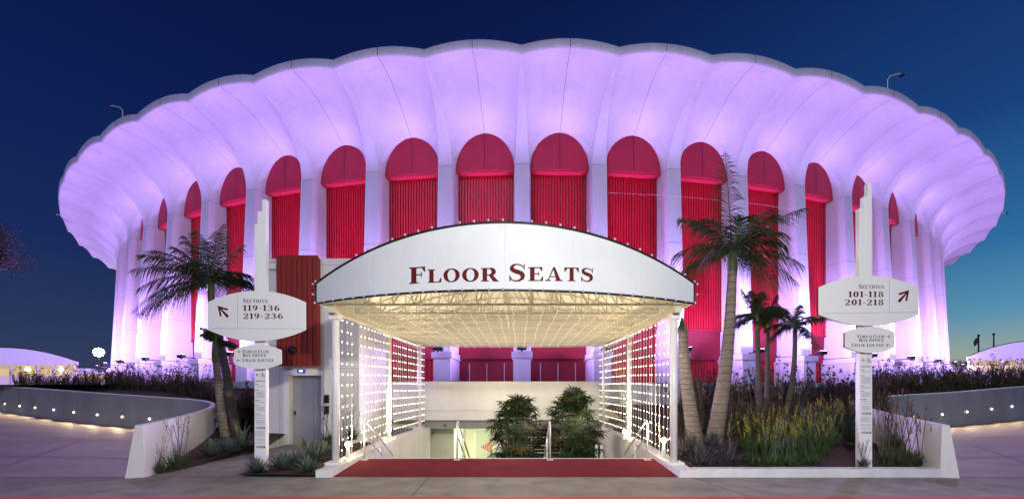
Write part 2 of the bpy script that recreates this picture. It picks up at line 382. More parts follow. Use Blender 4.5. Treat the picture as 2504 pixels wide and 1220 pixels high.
# stairs going down
st = MB(); y = CARP_Y1+.02; z = .118
for i in range(16):
    st.box(WXL, WXR, y, y+.32, z-.165-.5, z-.165); y += .32; z -= .165
tag(st.build('staircase', 'concrete'), 'pale concrete staircase going down behind the red carpet', 'stairs')
nz = MB().box(WXL, WXR, CARP_Y1-.03, CARP_Y1+.01, .128, .142); o = nz.build('stair_nosing', 'curb'); o.parent = bpy.data.objects['staircase']
struct('lower_floor', MB().add([(-3.9, 14.8, -2.55), (9, 14.8, -2.55), (9, 26, -2.55), (-5.5, 26, -2.55), (-5.5, 17, -2.55), (-3.9, 17, -2.55)], [(0, 1, 2, 3, 4, 5)]), 'concrete')
# stair side walls
def stairwall(x0, x1, label, flare):
    b = MB()
    ys = [8.42, 8.8, 10, 12, 14.5, 17.05]; tp = [.145, .17, .24, .33, .33, .30]
    rows = [[(x0, y, -2.6), (x0, y, t), (x1, y, t), (x1, y, -2.6)] for y, t in zip(ys, tp)]
    b.grid(rows)
    b.box(x0 if flare > 0 else flare, x1 if flare < 0 else flare, 8.10, 8.42, -.05, .145)
    return tag(b.build('stair_wall', 'wall'), label, 'wall')
stairwall(WXL-.33, WXL, 'low white stair wall under the left side of the canopy', -3.98)
stairwall(WXR, WXR+.33, 'low white stair wall under the right side of the canopy', 3.5)

# parapet across the end of the stair well + the lit lobby beneath it
pw = empty('parapet_wall', (0, 17, 0), 'long cream parapet wall behind the stair well with an opening to a lit lobby', 'wall')
def kid(mb, name, m, par, **k):
    o = mb.build(name, m, None, **k); o.parent = par; o.matrix_parent_inverse = par.matrix_basis.inverted() if par.parent is None else (par.parent.matrix_basis @ par.matrix_basis).inverted(); return o
def K(mb, name, m, par, **k):            # world-space mesh under a thing whose base is somewhere else
    o = mb.build(name, m, None, **k); o.parent = par
    if par.type == 'EMPTY' or par.parent is None: o.location = -Vector(par.location) if par.rotation_euler.z == 0 else o.location
    return o
K(MB().box(-7.6, 3.6, 16.9, 17.25, .98, 2.16), 'upper_wall', 'wall', pw)
K(MB().box(-7.6, 3.6, 16.93, 17.25, .60, .974), 'lintel', 'wall', pw)
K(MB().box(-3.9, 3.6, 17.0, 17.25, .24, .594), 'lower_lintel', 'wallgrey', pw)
K(MB().box(-7.6, 3.6, 16.86, 16.925, .57, .60), 'ledge', 'line', pw)
K(MB().box(-4.4, -3.75, 17.0, 17.4, -2.5, .24), 'jamb', 'wall', pw)
K(MB().box(-.88, -.68, 17.1, 17.4, -2.5, .23), 'column', 'wall', pw)
K(MB().box(3.1, 3.8, 17.0, 17.4, -2.5, .24), 'jamb', 'wall', pw)
al = MB().box(-3.12, -3.02, 16.96, 17.0, .32, .42); K(al, 'alarm_box', 'reddark', pw)
tag(MB().box(3.6, 14, 17.3, 17.55, 1.0, 2.13).build('plaza_wall', 'wall'), 'white plaza wall behind the shrubs on the right', 'wall')
tag(MB().box(-14.5, -7.65, 17.3, 17.55, .9, 2.18).build('plaza_wall', 'wall'), 'white plaza wall behind the shrubs on the left', 'wall')
lb = empty('lobby', (0, 22, -2.55), 'brightly lit lobby with a glass door seen below the parapet', 'lobby')
K(MB().box(-5.5, -.66, 22, 22.2, -2.55, .24), 'back_wall', 'lobby', lb)
K(MB().box(-3.9, -2.9, 18.2, 22, -2.55, .235), 'side_wall', 'lobby', lb)
K(MB().box(-5.5, 8, 17.26, 22.2, .24, .4), 'ceiling', 'lobby', lb)
K(MB().box(-.66, -.5, 17.4, 22.2, -2.55, .235), 'side_wall', 'lobby', lb)
K(MB().box(-.5, 8, 20, 20.2, -2.55, .235), 'dark_wall', 'dark', lb)
dr = MB(); dx0, dx1 = -2.35, -1.42
dr.box(dx0-.07, dx0, 21.9, 22.0, -2.55, -.2).box(dx1, dx1+.07, 21.9, 22.0, -2.55, -.2).box(dx0-.07, dx1+.07, 21.9, 22.0, -.2, -.12).box(dx1+.5, dx1+.57, 21.9, 22, -2.55, -.12).box(dx1, dx1+.5, 21.9, 22, -.2, -.12)
d_ = K(dr, 'door_frame', 'post', lb)
gl = K(MB().box(dx0, dx1, 21.93, 21.97, -2.55, -.2), 'glass_door', 'glass', lb)
lg = MB()
for i in range(6):
    x = dx0+.3+i*.095; hh = .05+.045*i; cz = -1.12
    lg.add([(x, 21.925, cz-hh), (x+.06, 21.925, cz-hh-.01*(i+1)), (x+.06, 21.925, cz+hh+.01*(i+1)), (x, 21.925, cz+hh)], [(0, 1, 2, 3)])
K(lg, 'door_logo', 'logo', lb)
K(MB().box(dx1-.12, dx1-.08, 21.87, 21.9, -1.9, -1.3), 'door_handle', 'dark', lb)
lamp('AREA', 'lobby_light', (-2.4, 19.6, .15), 150, (1, .98, .72), (0, 0, -1), size=2.2)

# ------------------------------------------------------------------ the arena
AC = Vector((1.006, 82.73, 0)); DL = 2*pi/80; T0 = -.0546
def AP(r, ph, h): return Vector((AC.x+r*sin(ph), AC.y-r*cos(ph), h+EYE))
H0 = PLZ-EYE
CROWN = [(57.82, 15.8), (58.27, 16.02), (59.28, 16.6), (60.23, 17.02), (61.13, 17.2), (62.07, 17.22)]
def crown(t):
    u = t*(len(CROWN)-1); i = min(int(u), len(CROWN)-2); f = u-i
    P = [CROWN[max(0, min(len(CROWN)-1, i+k))] for k in (-1, 0, 1, 2)]
    q = []
    for c in (0, 1):
        a, b, c2, d = (p[c] for p in P)
        q.append(.5*((2*b)+(-a+c2)*f+(2*a-5*b+4*c2-d)*f*f+(-a+3*b-3*c2+d)*f**3))
    return q
def ribc(t): return 58.28+3.77*(1-cos(pi*t/2))**1.0, 13.6+3.28*sin(pi*t/2)
def ribw(t): return .43*max(0, 1-t)**.75
def L(r, ph, h): return (r*sin(ph), -r*cos(ph), h+EYE)
NV = 26; NT = 22
rows = []
VV = [sin(pi/2*(-1+2*i/NV)) for i in range(NV+1)]
def vrow(t, back=False):
    rc, hc = crown(t); rr_, hr = ribc(t); e = .5+.5*t**2.2; out = []
    for v in VV:
        s_ = max(0, 1-v*v)**e
        r = rr_+(rc-rr_)*s_; h = hr+(hc-hr)*s_
        w = ribw(t)
        if back: r = 57.2; w = .5
        out.append(L(r, v*(DL/2-w/r), h))
    return out
rows.append(vrow(0, True))
for i in range(NT+1): rows.append(vrow(i/NT))
vault = MB().grid(rows)
# dark construction joint along the crown
jn = MB(); jr = []
for i in range(NT+1):
    rc, hc = crown(i/NT); jr.append([L(rc, -.010/rc, hc-.006), L(rc, .010/rc, hc-.006)])
jn.grid(jr)
# scalloped rim band above the vault edge
rim = MB(); last = rows[-1]
def edge_h(v): return ribc(1)[1]+(17.22-ribc(1)[1])*max(0, 1-v*v)
rimrows = []
for dr_, dh in ((0, 0), (.06, .03), (.09, .42), (-.35, .44), (-.4, .1)):
    rimrows.append([L(62.06+dr_, v*DL/2, edge_h(v)+dh) for v in VV])
rim.grid(rimrows)
rimj = MB().add([L(62.155, -.013/62, 17.22), L(62.155, .013/62, 17.22), L(62.165, .013/62, 17.64), L(62.165, -.013/62, 17.64)], [(0, 1, 2, 3)])
# red infill
arch = MB(); pts = [(1.77*cos(a), 13.58+2.2*sin(a)) for a in [pi*i/24 for i in range(25)]]
n = len(pts)
arch.add([(p[0]*1.0, -57.68+abs(p[0])*.05, p[1]+EYE) for p in pts]+[(p[0], -57.14, p[1]+EYE) for p in pts], [])
arch.f += [tuple(list(range(0, 13))+[]), tuple(range(12, 25)), ]
# split into two flat leaves meeting at the centre seam
cidx = len(arch.v); arch.v.append((0, -57.68, 13.58+EYE)); arch.f = []
arch.f += [(cidx, i, i+1) for i in range(24)]+[(i, n+i, n+i+1, i+1) for i in range(24)]+[(0, cidx, n+12+12, n)]
arch.f[-1] = (0, n, n+24, 24, cidx)
archseam = MB().add([(-.014, -57.695, 13.6+EYE), (.014, -57.695, 13.6+EYE), (.014, -57.695, 15.74+EYE), (-.014, -57.695, 15.74+EYE)], [(0, 1, 2, 3)])
def corrug(x0, x1, y, z0, z1, per=.175, gw=.06, dep=.12):
    b = MB(); prof = []; x = x0
    while x < x1-.02:
        prof += [(x, y), (x+per-gw-.015, y), (x+per-gw, y+dep), (x+per-.015, y+dep)]; x += per
    prof.append((x1, y))
    b.grid([[(p[0], p[1], z0) for p in prof], [(p[0], p[1], z1) for p in prof]]); return b
soffit = MB().box(-1.74, 1.74, -57.58, -57.16, 13.50+EYE, 13.578+EYE)
panel = corrug(-1.8, 1.8, -57.14, 4.2+EYE, 13.6+EYE)
lower = MB().grid([[(-1.85, -57.16, 4.2+EYE), (1.85, -57.16, 4.2+EYE)], [(-1.85, -57.16, 4.08+EYE), (1.85, -57.16, 4.08+EYE)], [(-1.85, -57.04, 4.08+EYE), (1.85, -57.04, 4.08+EYE)], [(-1.85, -57.0, 2.25+EYE), (1.85, -57.0, 2.25+EYE)], [(-1.85, -56.5, 2.25+EYE), (1.85, -56.5, 2.25+EYE)]])
gate = corrug(-1.9, 1.9, -56.8, H0+EYE, 2.25+EYE, .22, .06, .06)
doors = MB(); doors.box(-1.9, 1.9, -56.7, -56.65, H0+EYE, 2.25+EYE)
doortrim = MB()
for x in (-1.1, 0, 1.1): doortrim.box(x-.02, x+.02, -56.73, -56.7, H0+EYE, 2.0+EYE)
# column (radial local frame, facing -Y)
def frontr(h): return 58.75-(.47)*(h-2.6)/(11.0) if h < 13.6 else 58.28
col = MB()
hs = [2.55, 5, 7.5, 10, 12, 13.6]
crow = []
for h in hs:
    rf = frontr(h)
    crow.append([(-.55, -55.0, h+EYE), (-.53, -57.2, h+EYE), (-.43, -rf, h+EYE), (.43, -rf, h+EYE), (.53, -57.2, h+EYE), (.55, -55.0, h+EYE)])
def cgrid(mb, rws):  # flat-shaded faces, separate strips for crisp corners
    for k in range(len(rws[0])-1): mb.grid([[r[k], r[k+1]] for r in rws])
cgrid(col, crow)
rib = MB(); rw_ = []
for i in range(NT+1):
    t = i/NT; rr_, hr = ribc(t); w = ribw(t); rw_.append([L(rr_, -w/rr_, hr), L(rr_, w/rr_, hr)])
rib.grid(rw_)
cj = MB()
for h in (13.58, 9.1, 5.6):
    rf_ = frontr(h)+.004
    for z0_ in (h,): cgrid(cj, [[(-.534, -57.2, hh+EYE), (-.434, -rf_, hh+EYE), (.434, -rf_, hh+EYE), (.534, -57.2, hh+EYE)] for hh in (h-.012, h+.012)])
ped = MB(); ped.box(-.50, .50, -58.95, -55, H0+EYE-.1, 2.15+EYE).box(-.60, .60, -59.05, -55, 2.15+EYE, 2.50+EYE)
ped.add([(-.5, -58.95, 2.5+EYE), (.5, -58.95, 2.5+EYE), (.44, -58.76, 2.56+EYE), (-.44, -58.76, 2.56+EYE)], [(0, 1, 2, 3)])
arena = empty('arena_building', AC, 'huge round white arena with scalloped overhanging roof, red arched bays and purple uplighting', 'arena')
def apart(mb, name, m, ph, proto={}, smooth=False, bevel=0):
    if name not in proto or proto[name][0] is not mb:
        o = mb.build(name, m, None, smooth); proto[name] = (mb, o)
    else:
        o = proto[name][1].copy(); C.objects.link(o)
    o.parent = arena; o.rotation_euler.z = ph
    return o
NB = 24
for k in range(-NB, NB+1):
    ph = T0+k*DL
    v_ = apart(vault, 'vault_bay', 'shell', ph, smooth=True)
    def sub(mb, name, m, par, cache={}, smooth=False):
        key = (id(mb))
        if key not in cache: o = mb.build(name, m, None, smooth); cache[key] = o
        else: o = cache[key].copy(); C.objects.link(o)
        o.parent = par; return o
    sub(jn, 'joint', 'hair', v_)
    r_ = apart(rim, 'rim_band', 'fascia', ph, smooth=True); sub(rimj, 'joint', 'seam', r_)
    a_ = apart(arch, 'arch_panel', 'redcloth', ph); sub(archseam, 'joint', 'seam', a_)
    sub(soffit, 'soffit', 'redbright', a_)
    apart(panel, 'corrugated_panel', 'red', ph)
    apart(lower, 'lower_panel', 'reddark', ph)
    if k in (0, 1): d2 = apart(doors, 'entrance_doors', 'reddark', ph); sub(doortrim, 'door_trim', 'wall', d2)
    else: apart(gate, 'gate', 'red', ph)
    c_ = apart(col, 'column', 'shell', ph+DL/2); sub(rib, 'rib', 'shell', c_, smooth=True); sub(ped, 'pedestal', 'shell', c_); sub(cj, 'joint', 'faint', c_)
drum = MB(); N = 120
drum.grid([[L(54.9, 2*pi*i/N, h) for i in range(N+1)] for h in (H0, 17.2)])
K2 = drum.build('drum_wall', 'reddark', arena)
rf = MB(); rf.grid([[L(r, 2*pi*i/N, h) for i in range(N+1)] for r, h in ((61.7, 17.25), (40, 17.6), (.1, 17.9))])
rf.build('roof', 'fascia', arena)
# floodlights bracketed in front of the columns
fl0 = None
WALL_FILL = {-3: [((9.6, 11, .6), 16000)], 2: [((-9.2, 11, .6), 8000)]}  # extra purple spots added to tint the ramp walls
for k in range(-14, 14):
    ph = T0+(k+.5)*DL; p = AP(59.75, ph, 2.62)
    if fl0 is None:
        e = empty('floodlight', p, 'x', 'floodlight', 'floodlights along the arena columns', ph); fl0 = e
        bd = MB(); bd.prism([(-.27, -.05), (-.24, -.12), (.24, -.12), (.27, -.05), (.29, .10), (-.29, .10)], -.13, .13); bd.build('housing', 'dark', e, bevel=.01)
        MB().box(-.24, .24, -.10, .10, .103, .108).build('lens', 'purpleglow', e)
        MB().box(-.04, .04, .13, .85, -.10, -.04).box(-.05, .05, -.02, .04, -.2, -.1).build('bracket', 'dark', e)
    else:
        e = copy_tree(fl0); e.location = p; e.rotation_euler.z = ph
    e['label'] = 'x'; fl = e
    px = PX+F*p.x/p.y
    if -9 <= k <= 10: e['label'] = 'black floodlight below an arena column, %s from the left of the row' % ordn(k+9)
    else: e['label'] = 'black floodlight by an arena column round the %s flank out of view' % ('left' if k < 0 else 'right')
    q = AP(59.72, ph, 2.85)
    d = AP(55.6, ph, 15)-q
    lamp('SPOT', 'flood_beam', q, E_COL, PURPLE, d, spot_size=R(46), spot_blend=1.0, shadow_soft_size=.18)
    lamp('SPOT', 'flood_wash', q, E_WASH, PURPLE, (0, 0, 1), spot_size=R(178), spot_blend=.5, shadow_soft_size=.18)
    if -11 <= k <= 10:
        for sg in (-1, 1):
            tv = Vector((cos(ph)*sg, sin(ph)*sg, .34))+Vector((-sin(ph), cos(ph), 0))*.12
            lamp('SPOT', 'flood_side_beam', q, 2300, PURPLE, tv, spot_size=R(106), spot_blend=.9, shadow_soft_size=.18)
    if k in WALL_FILL:
        for tgt, en in WALL_FILL[k]:
            lamp('SPOT', 'ramp_wall_fill', q+Vector((0, 0, .2)), en, (.62, .42, 1.0), Vector(tgt)-q, spot_size=R(58), spot_blend=1.0, shadow_soft_size=.5)
# little lamps and cameras on the rim
def rimlamp(px, h_, side, label, aims=()):
    best = min((abs(PX+F*AP(62, a/1000, 17).x/AP(62, a/1000, 17).y-px), a/1000) for a in range(-900, 900))[1]
    b = AP(62.05, best, 17.6); e = empty('roof_lamp', b, label, 'lamp')
    MB().tube([(0, 0, 0), (0, 0, h_*.7), (side*.12, 0, h_*.95), (side*.55, 0, h_*1.12), (side*.8, 0, h_*1.1)], .035, 6).build('arm', 'post', e)
    MB().ball((side*.85, 0, h_*1.02), .13, 8, 5, .7).build('lamp_head', 'dark', e)
    for tgt, en, sz in aims:
        q = b+Vector((side*1.0, -.4, h_*.8)); lamp('SPOT', 'ramp_fill_beam', q, en, (.66, .46, 1.0), Vector(tgt)-q, spot_size=R(sz), spot_blend=1.0, shadow_soft_size=.2)  # added purple fill for the ramps; the arm's head is unlit
rimlamp(302, .75, -1, 'thin curved lamp arm on the left of the arena rim', [((-15, 11, 0), 6500, 46)])
rimlamp(2168, .85, 1, 'thin curved lamp arm on the right of the arena rim', [((14, 9.5, 0), 9000, 54)])
rimlamp(158, .1, -1, 'small security camera arm jutting from the far left of the rim')
rimlamp(2438, .1, 1, 'small security camera arm jutting from the far right of the rim')

# ------------------------------------------------------------------ lettering (drawn by hand, serif capitals)
TK, TN = .245, .06
def rect(x0, y0, x1, y1): return [(x0, y0), (x1, y0), (x1, y1), (x0, y1)]
def stroke(P, ws=None, closed=False):
    out = []; n = len(P); Ls = []; Rs = []
    for i, p in enumerate(P):
        a = P[max(i-1, 0)]; b = P[min(i+1, n-1)]
        dx, dy = b[0]-a[0], b[1]-a[1]; l = math.hypot(dx, dy) or 1
        w = ws[i] if ws else TN+(TK-TN)*(abs(dy)/l)**1.6
        nx, ny = -dy/l*w/2, dx/l*w/2
        Ls.append((p[0]+nx, p[1]+ny)); Rs.append((p[0]-nx, p[1]-ny))
    return [[Ls[i], Rs[i], Rs[i+1], Ls[i+1]] for i in range(n-1)]
def arc(cx, cy, rx, ry, a0, a1, n=18): return [(cx+rx*cos(R(a0+(a1-a0)*i/n)), cy+ry*sin(R(a0+(a1-a0)*i/n))) for i in range(n+1)]
def ser(x0, x1, y, up): # bracketed serif
    t = .05; y1 = y+t if up else y-t; yb = y+.09 if up else y-.09; m0 = x0+(x1-x0)*.3; m1 = x1-(x1-x0)*.3
    return [[(x0, y), (x1, y), (x1, y1), (x0, y1)], [(x0+.03, y1), (x1-.03, y1), (m1, yb), (m0, yb)]]
def stem(x, w=TK, s=.1): return [rect(x, 0, x+w, 1)]+ser(x-s, x+w+s, 0, True)+ser(x-s, x+w+s, 1, False)
def endt(x, y, up, L_=.30): return [[(x, y), (x, y+L_) if up else (x, y-L_), (x-.05, y+L_) if up else (x-.05, y-L_), (x-.17, y)]]
def ring(cx, rx, n=28, ry=.52, irx=None, iry=None, cy=.5):
    irx = irx or rx-TK+.01; iry = iry or ry-TN
    o_ = arc(cx, cy, rx, ry, 0, 360, n); i_ = arc(cx, cy, irx, iry, 0, 360, n)
    return [[o_[k], o_[k+1], i_[k+1], i_[k]] for k in range(n)]
G = {}
G['F'] = (.80, stem(.10)+[rect(.3, .94, .76, 1)]+endt(.76, 1, False)+[rect(.32, .50, .56, .55), [(.56, .38), (.60, .38), (.60, .67), (.56, .67)]])
G['L'] = (.82, stem(.10)+[rect(.3, 0, .79, .055)]+endt(.79, 0, True, .34))
G['E'] = (.84, stem(.10)+[rect(.3, .94, .76, 1), rect(.3, 0, .80, .055)]+endt(.76, 1, False, .26)+endt(.80, 0, True, .30)+[rect(.32, .49, .54, .54), [(.54, .38), (.58, .38), (.58, .65), (.54, .65)]])
G['O'] = (.98, ring(.48, .46))
G['0'] = (.74, ring(.36, .33))
G['T'] = (.84, [rect(.31, 0, .53, 1)]+ser(.2, .64, 0, True)+[rect(.02, .94, .82, 1)]+endt(.82, 1, False, .30)+[[(.02, 1), (.02, .70), (.07, .70), (.19, .94)]])
G['I'] = (.46, stem(.12))
G['H'] = (1.02, stem(.10)+stem(.68)+[rect(.3, .48, .7, .53)])
G['N'] = (1.02, [rect(.14, 0, .19, .96), rect(.82, 0, .87, 1), [(.06, 1), (.30, 1), (.87, 0), (.70, 0)]]+ser(.02, .31, 0, True)+ser(.70, 1.0, 1, False)+[rect(.0, .95, .2, 1)])
G['M'] = (1.2, [rect(.15, 0, .20, .96), rect(.86, 0, 1.08, 1), [(.06, 1), (.30, 1), (.62, .05), (.50, .05)], [(.86, 1), (.90, 1), (.60, .05), (.53, .05)]]+ser(.02, .33, 0, True)+ser(.76, 1.18, 0, True)+[rect(.84, .95, 1.18, 1), rect(0, .95, .2, 1)])
G['U'] = (.98, [rect(.12, .34, .34, 1)]+ser(.02, .44, 1, False)+ser(.66, .96, 1, False)+[rect(.78, .34, .83, 1)]+stroke(arc(.515, .34, .29, .33, 180, 360), [.22-.165*i/18 for i in range(19)]))
G['A'] = (.96, [[(.42, 1), (.54, 1), (.86, 0), (.62, 0)], [(.43, .98), (.48, .90), (.17, .0), (.12, .0)], rect(.22, .28, .68, .33)]+ser(0, .32, 0, True)+ser(.52, .96, 0, True))
G['R'] = (.96, stem(.10)+[rect(.3, .945, .5, 1), rect(.3, .46, .52, .51)]+stroke(arc(.47, .73, .235, .245, 90, -90), [.055+.185*sin(pi*i/18)**.8 for i in range(19)])+[[(.42, .49), (.62, .52), (.93, .05), (.68, .0)], rect(.68, 0, .98, .05)])
G['B'] = (.88, stem(.10)+[rect(.3, .945, .5, 1), rect(.3, .50, .52, .55), rect(.3, 0, .5, .055)]+stroke(arc(.46, .755, .22, .22, 90, -90), [.055+.165*sin(pi*i/18)**.8 for i in range(19)])+stroke(arc(.48, .275, .26, .248, 90, -90), [.055+.185*sin(pi*i/18)**.8 for i in range(19)]))
G['X'] = (.96, [[(.08, 1), (.34, 1), (.90, 0), (.64, 0)], [(.82, 1), (.76, 1), (.12, 0), (.18, 0)]]+ser(0, .42, 1, False)+ser(.64, .94, 1, False)+ser(.02, .30, 0, True)+ser(.54, .98, 0, True))
G['S'] = (.78, stroke([(.64, .80), (.55, .93), (.38, .985), (.21, .93), (.145, .80), (.17, .68), (.28, .595), (.42, .53), (.56, .45), (.62, .31), (.60, .15), (.46, .03), (.30, .015), (.15, .08), (.08, .24)],
      [.05, .05, .06, .12, .17, .20, .22, .235, .22, .20, .16, .09, .055, .05, .05])+[[(.66, 1.0), (.70, 1.0), (.70, .66), (.655, .66)], [(.045, 0), (.085, 0), (.085, .34), (.045, .34)]])
G['C'] = (.90, stroke(arc(.48, .5, .37, .48, 48, 318, 24), [.05+.175*max(0, sin(pi*i/24))**1.2 for i in range(25)])+[[(.76, 1), (.80, 1), (.80, .64), (.74, .64)]])
G['G'] = (.98, stroke(arc(.48, .5, .37, .48, 48, 310, 24), [.05+.175*max(0, sin(pi*i/24))**1.2 for i in range(25)])+[[(.76, 1), (.80, 1), (.80, .66), (.74, .66)], rect(.68, .03, .88, .44)]+ser(.58, .97, .45, False))
G['1'] = (.50, [rect(.15, 0, .37, 1), [(.0, .86), (.0, .80), (.16, .86), (.16, 1)]]+ser(.03, .49, 0, True))
G['2'] = (.76, stroke([(.14, .74), (.16, .88), (.30, .975), (.47, .95), (.58, .80), (.55, .62), (.42, .44), (.26, .28), (.12, .12)], [.20, .14, .06, .10, .20, .21, .15, .10, .07])+[rect(.08, .0, .66, .13)]+[[(.66, 0), (.70, .30), (.655, .30), (.56, .12)]])
G['3'] = (.74, stroke([(.12, .78), (.18, .92), (.33, .98), (.50, .90), (.54, .76), (.46, .60), (.28, .53)], [.16, .10, .055, .14, .21, .14, .05])+stroke([(.28, .53), (.50, .47), (.58, .28), (.52, .10), (.34, .015), (.17, .06), (.10, .22)], [.05, .14, .22, .16, .055, .08, .17]))
G['6'] = (.76, ring(.38, .31, ry=.31, irx=.11, iry=.265, cy=.30)+stroke([(.16, .34), (.20, .62), (.34, .86), (.60, .99)], [.22, .22, .13, .05]))
G['9'] = (.76, ring(.36, .31, ry=.31, irx=.11, iry=.265, cy=.70)+stroke([(.56, .66), (.54, .38), (.40, .14), (.14, .01)], [.22, .22, .13, .05]))
G['8'] = (.74, ring(.36, .26, ry=.25, irx=.10, iry=.20, cy=.755)+ring(.36, .31, ry=.285, irx=.12, iry=.235, cy=.265))
G['-'] = (.40, [rect(.06, .36, .34, .47)])
def layout(text, cap, small=.78, gap=.07, widen=1.0):
    x = 0; out = []; newword = True
    for ch in text:
        if ch == ' ': x += cap*.42; newword = True; continue
        sc = cap if (newword or ch.isdigit() or ch == '-') else cap*small
        newword = False
        w, polys = G[ch]
        out.append((ch, [[(x+q[0]*sc*widen, q[1]*sc) for q in p] for p in polys])); x += (w*widen+gap)*sc
    return x, out
def letters(text, cap, fmap, m, parent, width=None, align='l', per_letter=False, **k):
    Wd, gl_ = layout(text, cap, **k)
    sx_ = (width/Wd) if width else 1
    off = 0 if align == 'l' else (-Wd*sx_ if align == 'r' else -Wd*sx_/2)
    b = MB()
    for ch, polys in gl_:
        for i, p in enumerate(polys):
            e = .0004*(i % 12)
            # subdivide is unnecessary: the pieces are small
            b.add([fmap(off+q[0]*sx_, q[1], e) for q in p], [tuple(range(len(p)))])
    return b.build('lettering', m, parent)

# ------------------------------------------------------------------ entrance canopy
CX0, HW = -.31, 3.88
def fx(s): return CX0+HW*s
def fy(s): return 8.55-1.09*(1-s*s)
FB = 1.89+EYE
def ft(s): return 2.28+.80*(1-s*s)+EYE
cn_ = empty('entrance_canopy', (CX0, 12, 0), 'white arched entrance canopy with a bowed front reading Floor Seats over the stairs', 'canopy')
def KC(mb, name, m, par=cn_, **k):
    o = mb.build(name, m, None, **k); o.parent = par; o.location = -Vector(cn_.location) if par is cn_ else (0, 0, 0); return o
NS = 48
SS = [-1+2*i/NS for i in range(NS+1)]
fb = MB()
fb.grid([[(fx(s), fy(s), FB) for s in SS], [(fx(s), fy(s), (FB+ft(s))/2) for s in SS], [(fx(s), fy(s), ft(s)) for s in SS]])
fb.grid([[(fx(s), fy(s)+.08, FB) for s in SS], [(fx(s), fy(s)+.08, ft(s)) for s in SS]])
fb.grid([[(fx(s), fy(s), ft(s)) for s in SS], [(fx(s), fy(s)+.08, ft(s)) for s in SS]])
fb.grid([[(fx(s), fy(s), FB) for s in SS], [(fx(s), fy(s)+.08, FB) for s in SS]])
fas = KC(fb, 'front_panel', 'fabric')
fsm = MB()
for s in (-.66, -.33, .01, .33, .66):
    fsm.add([(fx(s)-.006, fy(s)-.0035, FB+.03), (fx(s)+.006, fy(s)-.0035, FB+.03), (fx(s)+.006, fy(s)-.0035, ft(s)-.03), (fx(s)-.006, fy(s)-.0035, ft(s)-.03)], [(0, 1, 2, 3)])
KC(fsm, 'fabric_seams', 'fabseam')
tr = MB(); tr.tube([(fx(s), fy(s)-.012, ft(s)+.012) for s in SS], .020, 6); tr.tube([(fx(s), fy(s)-.012, FB-.012) for s in SS], .022, 6)
for s in (-1, 1): tr.tube([(fx(s), fy(s)-.01, FB), (fx(s), fy(s)-.01, ft(s))], .016, 6)
KC(tr, 'edge_trim', 'dark', smooth=True)
# roof skin (arched) running back over the trusses, lined underneath
YR = 16.9
rk = MB(); rk.grid([[(fx(s), fy(s)+.08, ft(s)-.01) for s in SS], [(fx(s), 9.0, ft(s)-.01) for s in SS], [(fx(s), YR, ft(s)-.01) for s in SS]])
KC(rk, 'roof_skin', 'fabric', smooth=True)
ln = MB(); ln.grid([[(fx(s)*.985, fy(s)+.1, ft(s)-.05) for s in SS], [(fx(s)*.985, 9.0, ft(s)-.05) for s in SS], [(fx(s)*.985, YR-.05, ft(s)-.05) for s in SS]])
KC(ln, 'roof_lining', 'ceil', smooth=True)
rk2 = MB(); rk2.prism([(fx(s), ft(s)) for s in SS]+[(fx(1), FB+.12), (fx(-1), FB+.12)], YR, YR+.05); KC(rk2, 'rear_panel', 'fabric')
for sg in (-1, 1):
    sk = MB().box(fx(sg)-.03, fx(sg)+.03, 8.6, YR, FB+.02, ft(1)); KC(sk, 'side_panel', 'fabric')
    so = MB(); x0 = fx(sg); x1 = -3.88 if sg < 0 else 3.23
    so.add([(x0, 8.5, FB-.01), (x1, 8.66, FB-.12), (x1, YR, FB+.04), (x0, YR, FB+.06)], [(0, 1, 2, 3)]); KC(so, 'eave_soffit', 'ceil')
POSTS = [8.76, 12.3, 16.0]
for x in (-3.88, 3.23):
    for i, y in enumerate(POSTS):
        zb = [.16, .335, .32][i]; zt = 3.30+.3*(y-8.7)/8
        po = MB().tube([(x, y, zb), (x, y, zt)], .075, 16); g = KC(po, 'post', 'post', smooth=True)
        MB().box(x-.17, x+.17, y-.15, y+.15, zb-.01, zb+.05).box(x-.1, x+.1, y-.1, y+.1, zt-.12, zt).build('base_plate', 'post', g)
    bm_ = MB(); zz = lambda y: 3.30+.3*(y-8.7)/8
    bm_.add([(x-.07, 8.5, zz(8.5)), (x+.07, 8.5, zz(8.5)), (x+.07, YR, zz(YR)), (x-.07, YR, zz(YR)), (x-.07, 8.5, zz(8.5)+.16), (x+.07, 8.5, zz(8.5)+.16), (x+.07, YR, zz(YR)+.16), (x-.07, YR, zz(YR)+.16)],
            [(0, 3, 2, 1), (4, 5, 6, 7), (0, 1, 5, 4), (1, 2, 6, 5), (2, 3, 7, 6), (3, 0, 4, 7)])
    KC(bm_, 'side_beam', 'truss')
ty = 8.75
while ty < YR:
    t_ = MB(); zc = 3.50+.10*(ty-8.7)/8; xs0, xs1 = -3.86, 3.21
    t_.box(xs0, xs1, ty-.025, ty+.025, zc-.025, zc+.025)
    nn = 12; px_ = None
    for i in range(nn+1):
        x = xs0+(xs1-xs0)*i/nn; s = (x-CX0)/HW; zt = ft(s)-.10
        if zt > zc+.05:
            t_.tube([(x, ty, zc), (x, ty, zt)], .012, 4)
            if px_: 
                a, b = ((px_[0], ty, px_[1]), (x, ty, zc)) if i > nn/2 else ((px_[0], ty, zc), (x, ty, zt))
                t_.tube([a, b], .012, 4)
        px_ = (x, zt)
    t_.tube([(xs0+(xs1-xs0)*i/nn, ty, ft((xs0+(xs1-xs0)*i/nn-CX0)/HW)-.09) for i in range(nn+1)], .02, 5)
    KC(t_, 'truss', 'truss'); ty += 1.02
lr = MB()
for x in (-2.2, -.32, 1.55): lr.box(x-.02, x+.02, 8.0 if x == -.32 else 8.4, YR, 3.535, 3.565)
lr.box(-.36, -.28, 7.6, 7.72, FB, ft(0)-.05)
